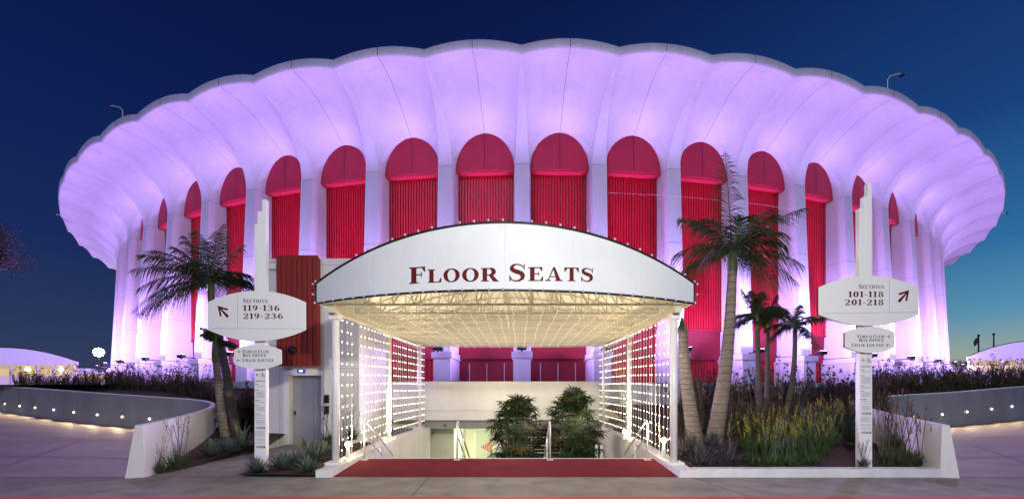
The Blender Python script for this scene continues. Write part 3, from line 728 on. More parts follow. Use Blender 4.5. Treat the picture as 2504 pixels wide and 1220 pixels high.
for s in (-.75, -.5, -.25, 0, .25, .5, .75):
    lr.tube([(fx(s), fy(s)+.1, FB+.03), (fx(s)*.9-.03, 8.75, 3.5)], .012, 4)
    lr.tube([(fx(s), fy(s)+.1, ft(s)-.1), (fx(s), 8.75, 3.52)], .012, 4)
KC(lr, 'ridge_rail', 'truss')
# lettering wrapped on the bowed front
def onfas(u, v, e):   # u metres along X from centre
    s = (u-CX0)/HW; return (u, fy(s)-.012-e, v)
def xz_to(px, py):
    # solve the point of the front panel seen at a pixel
    t = (px-PX)/F; s = 0
    for _ in range(40):
        s = (t*fy(s)-CX0)/HW
    return fx(s), EYE+(PY-py)/F*fy(s)
for word, pxa, pya, pxb, pyb, caph in (('FLOOR', 1001, 694, 1218, 688, 40.5), ('SEATS', 1243, 688, 1452, 689, 42)):
    xa, za = xz_to(pxa, pya); xb, zb = xz_to(pxb, pyb); cap = caph/F*fy(0)
    Wd, _g = layout(word, cap, small=.80)
    k_ = (xb-xa)/(Wd-.07*cap)
    b = MB()
    for ch, polys in _g:
        for i, p in enumerate(polys):
            b.add([onfas(xa+q[0]*k_, za+(zb-za)*q[0]*k_/(xb-xa)+q[1], .0004*(i % 14)) for q in p], [tuple(range(len(p)))])
    KC(b, 'lettering', 'ink')
# globes along the edges
gm = MB().ball((0, 0, 0), .024, 10, 6); g0 = None
def globe(p):
    global g0
    if g0 is None: g0 = gm.build('globe_bulb', 'globe', None, True); o = g0
    else: o = g0.copy(); C.objects.link(o)
    o.parent = cn_; o.location = Vector(p)-Vector(cn_.location)
for i in range(31):
    s = -1+2*i/30; globe((fx(s), fy(s)-.03, ft(s)+.045))
for i in range(33):
    s = -1+2*i/32; globe((fx(s), fy(s)-.06, FB-.005))
for s in (-1, 1):
    globe((fx(s)+s*.07, fy(s), FB+.18)); globe((fx(s)+s*.07, fy(s), ft(s)))
# hanging curtains of bulbs
BM = {}
def bulb_at(par, loc, r, m, sz=1.15):
    k = (r, m)
    if k not in BM: o = MB().ball((0, 0, 0), r, 6, 4, sz).build('bulb', m, None, True); BM[k] = o
    else: o = BM[k].copy(); C.objects.link(o)
    o.parent = par; o.location = loc
def strand(name, h, n, label, group, loc, seed):
    rnd = random.Random(seed)
    e = empty(name, loc, label, 'string light', group)
    w = MB(); w.tube([(0, 0, 0), (0, 0, -h)], .0045, 4, False); w.build('cable', 'wire', e)
    for i in range(n): bulb_at(e, (rnd.uniform(-.012, .012), rnd.uniform(-.012, .012), -.10-(h-.1)*i/n), .0150, 'bulb')
    return e
for side, x in (('left', -3.84), ('right', 3.19)):
    protos = {}
    ys = []
    y = 8.98
    while y < 16.85:
        if min(abs(y-p) for p in POSTS) > .12: ys.append(y)
        y += .235 if y > 9.8 else .27
    if side == 'left': ys = [y for y in ys if not (9.6 < y < 9.9)]
    for i, y in enumerate(ys):
        top = 3.30+.3*(y-8.7)/8; bot = .17+(.335-.16)*min(1, (y-8.7)/3.5)
        key = round((top-bot)*20)
        lab = 'hanging strand of bulbs, %s side of the canopy, %s back from the front post' % (side, ordn(i))
        h = top-bot
        e = strand('light_strand', h, 13, lab, 'bulb strands on the %s side of the canopy' % side, (x+random.uniform(-.01, .01), y+random.uniform(-.015, .015), top), i)
# net of bulbs under the ceiling: strands running front to back
cs0 = None; ci = 0
for i in range(22):
    x = -3.7+i*(3.05+3.7)/21
    if cs0 is None:
        cs0 = empty('ceiling_strand', (x, 8.9, 3.44), 'x', 'string light', 'bulb strands under the canopy ceiling')
        w = MB(); w.tube([(0, k*.4, .10*k*.4/8-.025*(k % 2)) for k in range(20)], .004, 4, False); w.build('cable', 'wire', cs0)
        for q in range(26): bulb_at(cs0, (random.uniform(-.02, .02), .02+q*.30, .10*q*.30/8-.03), .011, 'bulbc')
        e = cs0
    else: e = copy_tree(cs0); e.location = (x, 8.9+random.uniform(-.12, .12), 3.44+random.uniform(-.02, .02))
    e['label'] = 'strand of tiny bulbs under the canopy ceiling, %s from the left' % ordn(i)
cross = MB()
for i in range(34): cross.tube([(-3.8, 9.0+i*.235, 3.455+.10*i*.235/8), (-.3, 9.0+i*.235, 3.43+.10*i*.235/8), (3.15, 9.0+i*.235, 3.455+.10*i*.235/8)], .007, 4, False)
KC(cross, 'cross_cables', 'wire')
# warm floodlights standing on the stair walls
for i, (px, py, y, lab) in enumerate(((851, 1086, 9.35, 'glowing warm floodlight on the left stair wall beside the front post'), (952, 1048, 12.0, 'glowing warm floodlight on the left stair wall by the middle post'),
        (1623, 1076, 9.35, 'glowing warm floodlight on the right stair wall beside the front post'), (1528, 1055, 12.0, 'glowing warm floodlight on the right stair wall by the middle post'))):
    p = at(px, py, y); p.x = max(-3.95, min(3.38, p.x)); zb = .2 if y < 10 else .33
    e = empty('warm_floodlight', (p.x, y, zb), lab, 'floodlight')
    MB().ball((0, 0, p.z-zb), .06, 12, 8).build('lens', 'lampglow2', e, True)
    MB().tube([(0, 0, 0), (0, 0, p.z-zb-.05)], [.06, .035], 8).build('stand', 'post', e)
    sg = 1 if p.x < 0 else -1
    lamp('SPOT', 'warm_beam', (p.x+.08*sg, y, p.z+.07), E_CANOPY*6, (1, .84, .60), (sg*.9, .35, 1.5), spot_size=R(150), spot_blend=.8, shadow_soft_size=.06)
lamp('POINT', 'canopy_inner_light', (-.3, 14.4, 1.3), 140, (1, .88, .67), shadow_soft_size=.25)
lamp('POINT', 'canopy_inner_light', (-.3, 11.0, 1.5), 85, (1, .88, .67), shadow_soft_size=.25)

# handrails
def handrail(x, yb, label, flip=0, dbl=True):
    e = empty('handrail', (x, yb, .12), label, 'handrail')
    pts = [(0, 0, 0), (0, 0, .78), (0, .03, .83), (0, .09, .86), (0, 3.2, -.86)]
    b = MB().tube([(0, 0, 0), (0, 0, .80), (0, .03, .85), (0, .10, .87), (0, .22, .82), (0, 4.2, -1.3)], .022, 10); b.build('rail', 'rail', e, True)
    MB().tube([(0, 0, .52), (0, .2, .47), (0, 4.2, -1.65)], .018, 8).build('lower_rail', 'rail', e, True)
    for k in (1.0, 2.2):
        z1 = .82-2.12*(k-.22)/3.98; MB().tube([(0, k, z1-1.0), (0, k, z1)], .02, 8).build('post', 'rail', e, True)
    MB().box(-.07, .07, -.07, .07, 0, .012).build('base_plate', 'rail', e)
    return e
def px_x(px, y): return (px-PX)/F*y
handrail(px_x(1118, 9.55), 9.55, 'white handrail going down the stairs, left of the two in the middle')
handrail(px_x(1345, 9.55), 9.55, 'white handrail going down the stairs, right of the two in the middle')
handrail(px_x(886, 9.55)+.05, 9.55, 'white double handrail along the left stair wall')
handrail(px_x(1588, 9.55)-.05, 9.55, 'white double handrail along the right stair wall')

# ------------------------------------------------------------------ lift tower
TY = 12.6
def tx(px, y=TY): return (px-PX)/F*y
def tz(py, y=TY): return EYE+(PY-py)/F*y
lt = empty('lift_tower', (tx(740), TY, .12), 'white lift tower with red ribbed cladding above a steel door, left of the canopy', 'lift tower')
def KL(mb, name, m, par=None, **k):
    o = mb.build(name, m, None, **k); o.parent = par or lt; o.location = -Vector(lt.location) if not par else (0, 0, 0); return o
X0, X1 = tx(655), tx(878)
bw = MB(); dl, dr2, dt = tx(706), tx(789), tz(916)
bw.box(X0, dl, TY, TY+.3, -.1, tz(632)); bw.box(dr2, X1, TY, TY+.3, -.1, tz(632)); bw.box(dl, dr2, TY, TY+.3, dt, tz(632))
bw.box(X0, X1, TY+.3, 15.6, -.1, tz(632)-.003)
KL(bw, 'wall', 'wall')
rp = MB(); cgr = corrug(tx(688), tx(784), TY-.24, tz(894), tz(634), .155, .03, .035); rp.add(cgr.v, cgr.f)
rp.box(tx(688), tx(784), TY-.19, TY-.003, tz(894), tz(634)); rp.box(tx(688)-.02, tx(784)+.02, TY-.26, TY-.18, tz(636), tz(631)); rp.box(tx(688)-.02, tx(784)+.02, TY-.26, TY-.18, tz(896), tz(893))
KL(rp, 'red_cladding', 'brick')
fr = MB(); fr.box(tx(696), dl+.02, TY-.06, TY+.003, .06, tz(905)); fr.box(dr2-.02, tx(796), TY-.06, TY+.003, .06, tz(905)); fr.box(dl+.02, dr2-.02, TY-.06, TY+.003, dt-.02, tz(905))
KL(fr, 'door_frame', 'white')
dd = KL(MB().box(dl, dl+.28, TY+.23, TY+.26, .1, dt).box(dl+.29, dr2, TY+.20, TY+.228, .1, dt), 'lift_door', 'steel')
MB().box(dl+.05, dl+.09, TY+.20, TY+.23, 1.0, 1.12).box(dl+.66, dl+.668, TY+.197, TY+.2, .1, dt).build('door_lock', 'dark', dd)
sc_ = KL(MB().box(tx(731), tx(749), TY-.10, TY-.06, tz(912), tz(902)), 'indicator', 'screenb')
MB().box(tx(736), tx(744), TY-.105, TY-.10, tz(909), tz(905)).build('display', 'screen', sc_)
KL(MB().box(tx(794), tx(805), TY-.06, TY-.003, tz(985), tz(965)).box(tx(794), tx(805), TY-.06, TY-.003, tz(1012), tz(992)), 'call_panel', 'dark')
KL(MB().box(tx(655), tx(682), TY-.16, TY-.003, tz(661), tz(646)).box(tx(653), tx(684), TY-.22, TY-.003, tz(646), tz(643)), 'wall_light', 'white', bevel=.01)
KL(MB().ball((tx(728), TY-.30, tz(858)), .12, 12, 8).box(tx(724), tx(732), TY-.26, TY-.2, tz(866), tz(850)), 'siren', 'dark', smooth=False)
KL(MB().ball((tx(697), TY-.30, tz(875)), .055, 12, 8).tube([(tx(697), TY-.30, tz(875)), (tx(697), TY-.2, tz(875))], .02, 6), 'security_camera', 'globe', smooth=True)
gj = MB()
for px in (684, 690): gj.box(tx(684), tx(684)+.012, TY-.004, TY-.001, 0, tz(896))
gj = MB(); gj.box(tx(684), tx(684)+.012, TY-.004, TY-.001, .1, tz(896)); gj.box(tx(655), tx(878), TY-.004, TY-.001, tz(648), tz(648)+.01); gj.box(tx(796), tx(878), TY-.004, TY-.001, tz(900), tz(900)+.01)
KL(gj, 'wall_joints', 'line')

# ------------------------------------------------------------------ direction signs
def board_outline(cx, cz, w, h, sh, n=16):
    # w width, h full height, sh height of the straight sides, arcs top and bottom
    a = [(cx-w/2+w*i/n, cz+sh/2+(h-sh)/2*(1-(2*i/n-1)**2)) for i in range(n+1)]
    b = [(cx+w/2-w*i/n, cz-sh/2-(h-sh)/2*(1-(2*i/n-1)**2)) for i in range(n+1)]
    return b+a
SY = 8.6
def sign(pxs, top, steps, bigc, smallc, label, mirror, zb):
    e = empty('direction_sign', (px_x((pxs[0]+pxs[1])/2, SY), SY, zb), label, 'sign')
    def W2(mb, name, m, par=None, **k):
        o = mb.build(name, m, None, **k); o.parent = par or e; o.location = -Vector(e.location) if not par else (0, 0, 0); return o
    x = lambda p: px_x(p, SY); z = lambda p: EYE+(PY-p)/F*SY
    x0, x1 = x(pxs[0]), x(pxs[1])
    b = MB(); b.box(x0, x1, SY, SY+.11, zb, z(steps[0][1])); prevz = z(steps[0][1])
    for (sxp, sy2) in steps[1:]:
        b.box(x(sxp), x1, SY+.003, SY+.107, prevz, z(sy2)); prevz = z(sy2)
    W2(b, 'post', 'sign', bevel=.006)
    out = []
    for nm, (cx, cy, w, h, sh) in (('main_board', bigc), ('small_board', smallc)):
        X, Z = x(cx), z(cy); sc = SY/F
        bb = MB().prism(board_outline(X, Z, w*sc, h*sc, sh*sc), SY-.075, SY-.055)
        o = W2(bb, nm, 'sign'); MB().prism(board_outline(X, Z, w*sc-.02, h*sc-.02, sh*sc-.015), SY-.055, SY-.002).build('backing', 'signdark', o)
        out.append(o)
    face = SY-.077
    def fm(px, py):
        return lambda u, v, e_: (x(px)+u, face-e_, z(py)+v)
    return e, out, x, z, fm, face
def arrow(b, x, z, face, cx, cy, L_, ang, hw=.5, th=.11, flare=True):
    # arrow centred on cx,cy pixel, pointing at ang degrees
    c, s = cos(R(ang)), sin(R(ang)); X, Z = x(cx), z(cy)
    def T(p, e): return (X+(p[0]*c-p[1]*s)*L_, face-e, Z+(p[0]*s+p[1]*c)*L_)
    b.add([T(p, .001) for p in ((-.5, -th*1.1), (.40, -th*.45), (.40, th*.45), (-.5, th*1.1))], [(0, 1, 2, 3)])
    for sgn in (1, -1):
        P = ((.5, 0), (-.12, sgn*hw), (-.16, sgn*(hw-.13)), (.28, 0)); b.add([T(p, .0016+.0004*sgn) for p in P], [(0, 1, 2, 3)])
def pixlen(v): return v/F*SY
def small_arrow(b, x, z, face, cx, cy, ang): 
    c, s = cos(R(ang)), sin(R(ang)); X, Z = x(cx), z(cy); L_ = pixlen(9.5)
    def T(p, e): return (X+(p[0]*c-p[1]*s)*L_, face-e, Z+(p[0]*s+p[1]*c)*L_)
    b.add([T(p, .001) for p in ((-.5, -.05), (.4, -.05), (.4, .05), (-.5, .05))], [(0, 1, 2, 3)])
    for sgn in (1, -1): b.add([T(p, .0016+.0004*sgn) for p in ((.5, 0), (.05, sgn*.38), (-.03, sgn*.30), (.36, 0))], [(0, 1, 2, 3)])
def wheelchair(b, X, Z, face, s):
    P = []
    b.ball((X-.05*s, face-.001, Z+.42*s), .085*s, 8, 5)
    def seg(a, c_, w, e):
        d = (c_[0]-a[0], c_[1]-a[1]); l = math.hypot(*d); nx, nz_ = -d[1]/l*w/2, d[0]/l*w/2
        b.add([(X+(a[0]+nx)*s, face-e, Z+(a[1]+nz_)*s), (X+(a[0]-nx)*s, face-e, Z+(a[1]-nz_)*s), (X+(c_[0]-nx)*s, face-e, Z+(c_[1]-nz_)*s), (X+(c_[0]+nx)*s, face-e, Z+(c_[1]+nz_)*s)], [(0, 1, 2, 3)])
    seg((-.05, .30), (-.02, -.05), .09, .001); seg((-.04, .12), (.18, .12), .06, .0014); seg((-.02, -.05), (.22, -.05), .08, .0018); seg((.2, -.05), (.34, -.36), .08, .0022); seg((.32, -.36), (.44, -.32), .06, .0026)
    pr = None
    for i in range(15):
        a = R(110+i*17); q = (-.02+.26*cos(a), -.14+.26*sin(a))
        if pr: seg(pr, q, .06, .003+.0001*i)
        pr = q
def notice(e, px0, px1, py0, post_x, seedv):
    # printed notice on the post: heading, paragraphs of fine print, two logos
    rnd = random.Random(seedv)
    x = lambda p: px_x(p, SY); z = lambda p: EYE+(PY-p)/F*SY; off = -Vector(e.location)
    g = MB(); k = MB(); f = SY-.004
    y = py0
    def bar(mb, a, c, yy, h): mb.add([(x(a), f, z(yy+h)), (x(c), f, z(yy+h)), (x(c), f, z(yy)), (x(a), f, z(yy))], [(0, 1, 2, 3)])
    def words(mb, a, c, yy, h):
        q = a
        while q < c-1:
            w = rnd.uniform(1.2, 3.6); bar(mb, q, min(c, q+w), yy, h); q += w+.7
    words(k, px0+1, px1-1, py0, 1.9)
    lay = [(8, 1, 0), (3.2, 2, 3), (6.5, 1, 0), (3, 9, 3), (4, 1, 0), (2.6, 2, 3), (5, 1, 0), (3, 6, 3), (5, 1, 0), (3, 2, 2)]
    y = py0
    for gap_, nl, ind in lay:
        y += gap_
        if nl == 1: words(k, px0, px0+rnd.uniform(8, 16), y, 1.3); y += 1
        else:
            for i in range(nl): words(g, px0+ind, px1-rnd.uniform(0, 3), y, .7); y += 1.9
    y += 3; bar(k, px0, px1, y, .5); y += 5
    for i in range(6): words(g, px0+3, px1-1, y, .7); y += 2
    a = y+4
    for rep in range(2):
        for i in range(5): bar(k, px0+1.5+i*1.1, px0+2.2+i*1.1, a+2.5-i*.45, 1+i*.9)
        cu = bpy.data.curves.new('t', 'FONT'); cu.body = 'FORUM'; cu.size = pixlen(8.2); cu.offset = .0012
        to = bpy.data.objects.new('t', cu); C.objects.link(to); bpy.context.view_layer.update()
        me = to.to_mesh(); wmax = max(v.co.x for v in me.vertices); sc = (x(px1-.5)-x(px0+7.2))/wmax
        k.add([(x(px0+7.2)+v.co.x*sc, f-.0006, z(a+6)+v.co.y) for v in me.vertices], [tuple(p.vertices) for p in me.polygons])
        to.to_mesh_clear(); bpy.data.objects.remove(to); bpy.data.curves.remove(cu)
        if rep == 0:
            y = a+11
            for i in range(7): words(g, px0, px1-1, y, .7); y += 2
            y += 4
            for i in range(3): words(g, px0, px1-1, y, .7); y += 2.2
            y += 3
            for i in range(2): words(g, px0, px1-1, y, .7); y += 2
            a = y+4
    for mb, m in ((g, 'inkb'), (k, 'inkk')):
        o = mb.build('notice', m, None); o.parent = e; o.location = off
# left sign
e, (bb, sb), x, z, fm, face = sign((622, 650), 485, [(622, 548), (629, 516), (640, 487)], (633.5, 774, 237, 122, 67), (635.5, 873, 114, 60, 34),
    'white oval sign on a stepped post reading Sections 119-136, left of the canopy', False, .03)
letters('SECTIONS', pixlen(10.5), fm(600, 742.5), 'ink2', bb, width=pixlen(61), small=.82, gap=.10)
letters('119-136', pixlen(13.5), fm(600, 761.5), 'ink', bb, width=pixlen(91.5), gap=.07)
letters('219-236', pixlen(13.5), fm(600, 781), 'ink', bb, width=pixlen(99.5), gap=.07)
a = MB(); arrow(a, x, z, face, 551.5, 763, pixlen(37), 133, .38, .085); a.build('arrow', 'ink', bb)
l_ = MB().add([(x(587)-.003, face, z(804)), (x(587)+.003, face, z(804)), (x(587)+.003, face, z(722)), (x(587)-.003, face, z(722))], [(0, 1, 2, 3)])
l_.add([(x(521), face-.0005, z(804)-.003), (x(748), face-.0005, z(805)-.003), (x(748), face-.0005, z(805)+.003), (x(521), face-.0005, z(804)+.003)], [(0, 1, 2, 3)]); l_.build('divider', 'line', bb)
letters('FORUM CLUB', pixlen(7.4), fm(599.5, 863.5), 'ink2', sb, width=pixlen(63), small=.84)
letters('BOX OFFICE', pixlen(7.4), fm(599.5, 872.5), 'ink2', sb, width=pixlen(58), small=.84)
letters('CHASE LOUNGE', pixlen(7.4), fm(599.5, 884.5), 'ink2', sb, width=pixlen(76), small=.84)
a = MB(); small_arrow(a, x, z, face, 589.5, 860.5, 0); small_arrow(a, x, z, face, 589.5, 881.5, 180); a.build('arrow', 'ink2', sb)
a = MB(); f0 = face; small_arrow(a, x, z, SY-.004, 630.5, 916, 180); wheelchair(a, x(643), z(916), SY-.004, pixlen(13)); o = a.build('access_symbol', 'ink2', None); o.parent = e; o.location = -Vector(e.location)
notice(e, 624, 649, 930, 0, 3)
# right sign
e, (bb, sb), x, z, fm, face = sign((2102, 2133), 447, [(2102, 509), (2113, 480), (2123, 447)], (2116.5, 737.5, 241, 121, 66), (2120, 831.5, 119, 64, 36),
    'white oval sign on a stepped post reading Sections 101-118, right of the canopy', True, .05)
letters('SECTIONS', pixlen(10.5), fm(2154, 708), 'ink2', bb, width=pixlen(62), small=.82, gap=.10, align='r')
letters('101-118', pixlen(14), fm(2155, 728.5), 'ink', bb, width=pixlen(88), gap=.07, align='r')
letters('201-218', pixlen(14), fm(2155, 748), 'ink', bb, width=pixlen(97), gap=.07, align='r')
a = MB(); arrow(a, x, z, face, 2202, 725.5, pixlen(38), 48, .38, .085); a.build('arrow', 'ink', bb)
l_ = MB().add([(x(2166.5)-.003, face, z(767)), (x(2166.5)+.003, face, z(767)), (x(2166.5)+.003, face, z(685)), (x(2166.5)-.003, face, z(685))], [(0, 1, 2, 3)])
l_.add([(x(2003), face-.0005, z(768)-.003), (x(2234), face-.0005, z(765)-.003), (x(2234), face-.0005, z(765)+.003), (x(2003), face-.0005, z(768)+.003)], [(0, 1, 2, 3)]); l_.build('divider', 'line', bb)
letters('FORUM CLUB', pixlen(7.4), fm(2154, 827), 'ink2', sb, width=pixlen(65), small=.84, align='r')
letters('BOX OFFICE', pixlen(7.4), fm(2154, 836), 'ink2', sb, width=pixlen(61), small=.84, align='r')
letters('CHASE LOUNGE', pixlen(7.4), fm(2154, 848), 'ink2', sb, width=pixlen(79), small=.84, align='r')
a = MB(); small_arrow(a, x, z, face, 2163.5, 824, 0); small_arrow(a, x, z, face, 2163.5, 844.5, 180); a.build('arrow', 'ink2', sb)
a = MB(); small_arrow(a, x, z, SY-.004, 2111.5, 880.5, 180); wheelchair(a, x(2124), z(880.5), SY-.004, pixlen(13)); o = a.build('access_symbol', 'ink2', None); o.parent = e; o.location = -Vector(e.location)
notice(e, 2104, 2130, 895, 0, 4)

# ------------------------------------------------------------------ ramp wall lamps
def wall_depth(pts, px):
    best = None
    for a, b in zip(pts[6:], pts[7:]):
        for i in range(41):
            t = i/40; X = a[0]+(b[0]-a[0])*t; Y = a[1]+(b[1]-a[1])*t; d = abs(PX+F*X/Y-px)
            if best is None or d < best[0]: best = (d, X, Y, math.atan2(b[1]-a[1], b[0]-a[0]))
    return best
for side, pts, lst in (('left', LW, ((26, 987), (62, 992), (101, 996), (147, 1001), (195, 1007), (250, 1013), (311, 1018), (375, 1023))), ('right', RW, ((2223, 1018), (2291, 1012), (2352, 1006), (2410, 999), (2462, 993)))):
    for i, (px, py) in enumerate(lst):
        d, X, Y, an = wall_depth(pts, px); Z = EYE+(PY-py)/F*Y
        nx, ny = sin(an), -cos(an)
        if ny > 0: nx, ny = -nx, -ny
        X += nx*.15; Y += ny*.15
        e = empty('wall_lamp', (X, Y, Z), 'small round glowing lamp set in the grey %s ramp wall, %s from the left' % (side, ordn(i)), 'lamp', 'lamps along the %s ramp wall' % side, math.atan2(ny, nx)+pi/2)
        MB().ball((0, 0, 0), .036, 10, 6).build('lens', 'lampglow', e, True)
        MB().tube([(0, .05, 0), (0, 0, 0)], .06, 12).build('housing', 'post', e)
        lamp('SPOT', 'wall_lamp_beam', (X+nx*.06, Y+ny*.06, Z), E_WALL*12, (1, .78, .40), (nx, ny, -.22), spot_size=R(150), spot_blend=.6, shadow_soft_size=.03)

# ------------------------------------------------------------------ plants
def rdir(rnd, el0, el1):
    a = rnd.uniform(0, 2*pi); e = R(rnd.uniform(el0, el1)); return Vector((cos(a)*cos(e), sin(a)*cos(e), sin(e)))
def palm_frond(mb, rach, base, az, el, L_, droop, rnd, leaf=.5, n=44, flat=.25):
    d = Vector((cos(az)*cos(el), sin(az)*cos(el), sin(el))); side = Vector((-sin(az), cos(az), 0))
    pts = []
    for i in range(n+1):
        t = i/n; pts.append(base+d*L_*t+Vector((0, 0, -droop*L_*t**2.1)))
    rach.tube([pts[k] for k in range(0, n+1, 3)], [.022*(1-.8*k/n) for k in range(0, n+1, 3)], 4, False)
    for i in range(3, n+1):
        t = i/n; tan = (pts[i]-pts[i-1]).normalized(); ll = leaf*(sin(pi*min(1, t*.92+.12))**.6)*rnd.uniform(.85, 1.1)
        for sg in (-1, 1):
            v = (side*sg*1.0+tan*(.45+.7*t)+Vector((0, 0, flat*rnd.uniform(.3, 1.1))))
            mb.blade(pts[i], v, ll, .034, rnd.uniform(.35, 1.1), 3, side=tan)
def palm(name, label, base, top, r0, r1, fronds, L_, seed, trunkmat='trunk', leaf=.5, bend=0, group=None, specs=None):
    rnd = random.Random(seed); base = Vector(base); top = Vector(top)
    e = empty(name, base, label, 'palm tree', group)
    pts = []; rs = []
    for i in range(25):
        t = i/24; p = base.lerp(top, t)+Vector((bend*sin(pi*t), 0, 0)); pts.append(p-base); rs.append((r1+(r0-r1)*(1-t)**1.25)*(1.03 if i % 2 else .985))
    tm = MB().tube(pts, rs, 12); t_ = tm.build('trunk', trunkmat, e, True)
    rg = MB()
    for i in range(1, 24): rg.tube([pts[i]+Vector((0, 0, -.008)), pts[i]+Vector((0, 0, .008))], rs[i]*1.04, 12)
    rg.build('ring_scar', 'trunkd', t_)
    tp = top-base
    if fronds:
        sh = MB().tube([tp-Vector((0, 0, .25)), tp, tp+Vector((0, 0, .35)), tp+Vector((0, 0, .6))], [r1, r1*1.15, r1*.9, .02], 10); sh.build('crown_shaft', 'sheath', e, True)
    mb = MB(); rc = MB(); dry = MB()
    lst = specs or [(2*pi*i/fronds+rnd.uniform(-.3, .3), R(rnd.uniform(-5, 75)), L_*rnd.uniform(.8, 1.1), None) for i in range(fronds)]
    for (az, el, l2, dp) in lst:
        palm_frond(mb, rc, tp+Vector((0, 0, .35)), az, el, l2, dp if dp is not None else rnd.uniform(.25, .75)*(1 if el < 1 else .4), rnd, leaf)
    if lst:
        mb.build('fronds', 'frond', e); rc.build('frond_stems', 'sheath', e)
    return e
def ground(x, y): return soilz(x, y) if x > 0 else .05+(y-9)*.11
D = R
# right big palm, fronds directed as in the photograph
b = at(1742, 1062, 10.4); t_ = at(1791, 655, 10.6)
specs = [(D(5), D(44), 2.9, .26), (D(180), D(30), 1.8, .55), (D(175), D(8), 1.6, .6), (D(95), D(84), 3.1, .06), (D(22), D(60), 2.8, .38), (D(160), D(58), 2.5, .42), (D(-30), D(10), 1.6, .55), (D(-60), D(40), 1.7, .6), (D(200), D(55), 1.8, .4), (D(150), D(60), 1.9, .35), (D(-5), D(60), 2.2, .45), (D(230), D(20), 1.6, .7), (D(120), D(20), 1.8, .5), (D(-20), D(-5), 1.5, .55), (D(30), D(25), 1.7, .5), (D(270), D(70), 1.6, .5)]
palm('palm_tree', 'tallest palm with a leaning ringed trunk, just right of the canopy', (b.x, 10.4, soilz(5, 10.4)-.1), t_, .21, .105, 1, 2, 11, leaf=.70, bend=.10, specs=specs+[(a_+.4, e_-R(6), l_*.85, d_) for a_, e_, l_, d_ in specs[1::3]])
# its broken neighbour
b = at(1705, 1065, 10.2); t_ = at(1668, 800, 10.4)
e = palm('dead_palm', 'bare palm trunk without a crown beside the right canopy post', (b.x, 10.2, soilz(5, 10.2)-.1), t_, .20, .11, 0, 0, 12, bend=-.05)
MB().tube([t_-Vector((b.x, 10.2, soilz(5, 10.2)-.1))-Vector((0, 0, .02)), t_-Vector((b.x, 10.2, soilz(5, 10.2)-.1))+Vector((0, 0, .25))], [.105, .02], 8).build('spear_tip', 'sheath', e, True)
b = at(1858, 1045, 12.3); t_ = at(1852, 800, 12.6)
palm('palm_tree', 'small dark palm with a straight trunk, between the tall palm and the right sign', (b.x, 12.3, soilz(7, 12.3)-.1), t_, .11, .06, 12, 1.05, 13, 'trunkd', .36)
b = at(1874, 1045, 12.9); t_ = at(1878, 800, 13.0)
palm('palm_tree', 'slim dark palm standing right behind another small palm', (b.x, 12.9, soilz(7, 12.9)-.1), t_, .10, .05, 10, 1.0, 14, 'trunkd', .34)
b = at(1903, 1040, 12.0); t_ = at(1944, 825, 12.2)
palm('palm_tree', 'small palm with a curved leaning trunk nearest the right sign', (b.x, 12.0, soilz(7, 12)-.1), t_, .10, .055, 11, .95, 15, 'trunkd', .34, bend=.14)
# left palms
b = at(578, 1035, 12.8); t_ = at(516, 722, 12.4)
specs = [(D(172), D(38), 2.75, .42), (D(185), D(10), 2.3, .62), (D(115), D(72), 2.5, .2), (D(60), D(66), 2.2, .25), (D(20), D(45), 1.5, .5), (D(200), D(60), 1.9, .35), (D(150), D(55), 1.9, .4), (D(215), D(20), 1.8, .6), (D(-20), D(40), 1.4, .5), (D(-60), D(20), 1.4, .6), (D(100), D(30), 1.6, .5), (D(240), D(5), 1.5, .6), (D(165), D(75), 2.2, .2), (D(75), D(80), 2.3, .12), (D(190), D(48), 2.5, .4), (D(20), D(20), 1.7, .6), (D(195), D(-5), 1.9, .5)]
palm('palm_tree', 'large bushy palm behind the left sign, fronds spread over the arena columns', (b.x, 12.8, .4), t_, .15, .08, 1, 2, 21, 'trunkd', leaf=.66, bend=.03, specs=specs+[(a_+.35, e_-R(8), l_*.9, d_) for a_, e_, l_, d_ in specs[::2]])
b = at(551, 1045, 12.2); t_ = at(527, 865, 12.0)
palm('palm_tree', 'short young palm with a ringed trunk beside the left ramp wall', (b.x, 12.2, .3), t_, .12, .085, 13, .62, 22, 'trunk', .22, bend=-.02)

# fan palms in the stair well
def fanpalm(name, label, c, rx, rz, nf, seed, zb):
    rnd = random.Random(seed); e = empty(name, (c[0], c[1], zb), label, 'plant'); o = Vector((c[0], c[1], zb)); c = Vector(c)
    mb = MB(); st_ = MB(); dry = MB()
    for i in range(nf):
        u = rdir(rnd, -55, 90); rad = rnd.uniform(.35, 1.08)**.5
        p = c+Vector((u.x*rx*rad, u.y*rx*rad, u.z*rz*rad))-o
        base = Vector((rnd.uniform(-.35, .35)*rx, rnd.uniform(-.3, .3)*rx, 0)); m1 = base.lerp(p, .6)+Vector((0, 0, .25*rz)); st_.tube([base, m1, p], .008, 3, False)
        out = (Vector((u.x, u.y, u.z*.35+.1))).normalized(); s = out.cross(Vector((0, 0, 1))).normalized(); up = s.cross(out)
        tgt = dry if rnd.random() < .12 else mb; L_ = rnd.uniform(.34, .52); nb = rnd.randint(8, 11)
        for k in range(nb):
            a = R(-100+200*k/(nb-1)); d = out*cos(a)+s*sin(a)+up*.15
            tgt.blade(p, d, L_*rnd.uniform(.85, 1.05), .075, rnd.uniform(.25, .7), 3, side=(s*cos(a)-out*sin(a)))
    mb.build('leaves', 'rhap', e); dry.build('dry_leaves', 'frondb', e); st_.build('stems', 'sheath', e)
    return e
p = at(1266, 1062, 13.2); fanpalm('fan_palm', 'bushy dark fan palm in the stair well, left of the pair', p, .78, 1.15, 200, 31, -1.6)
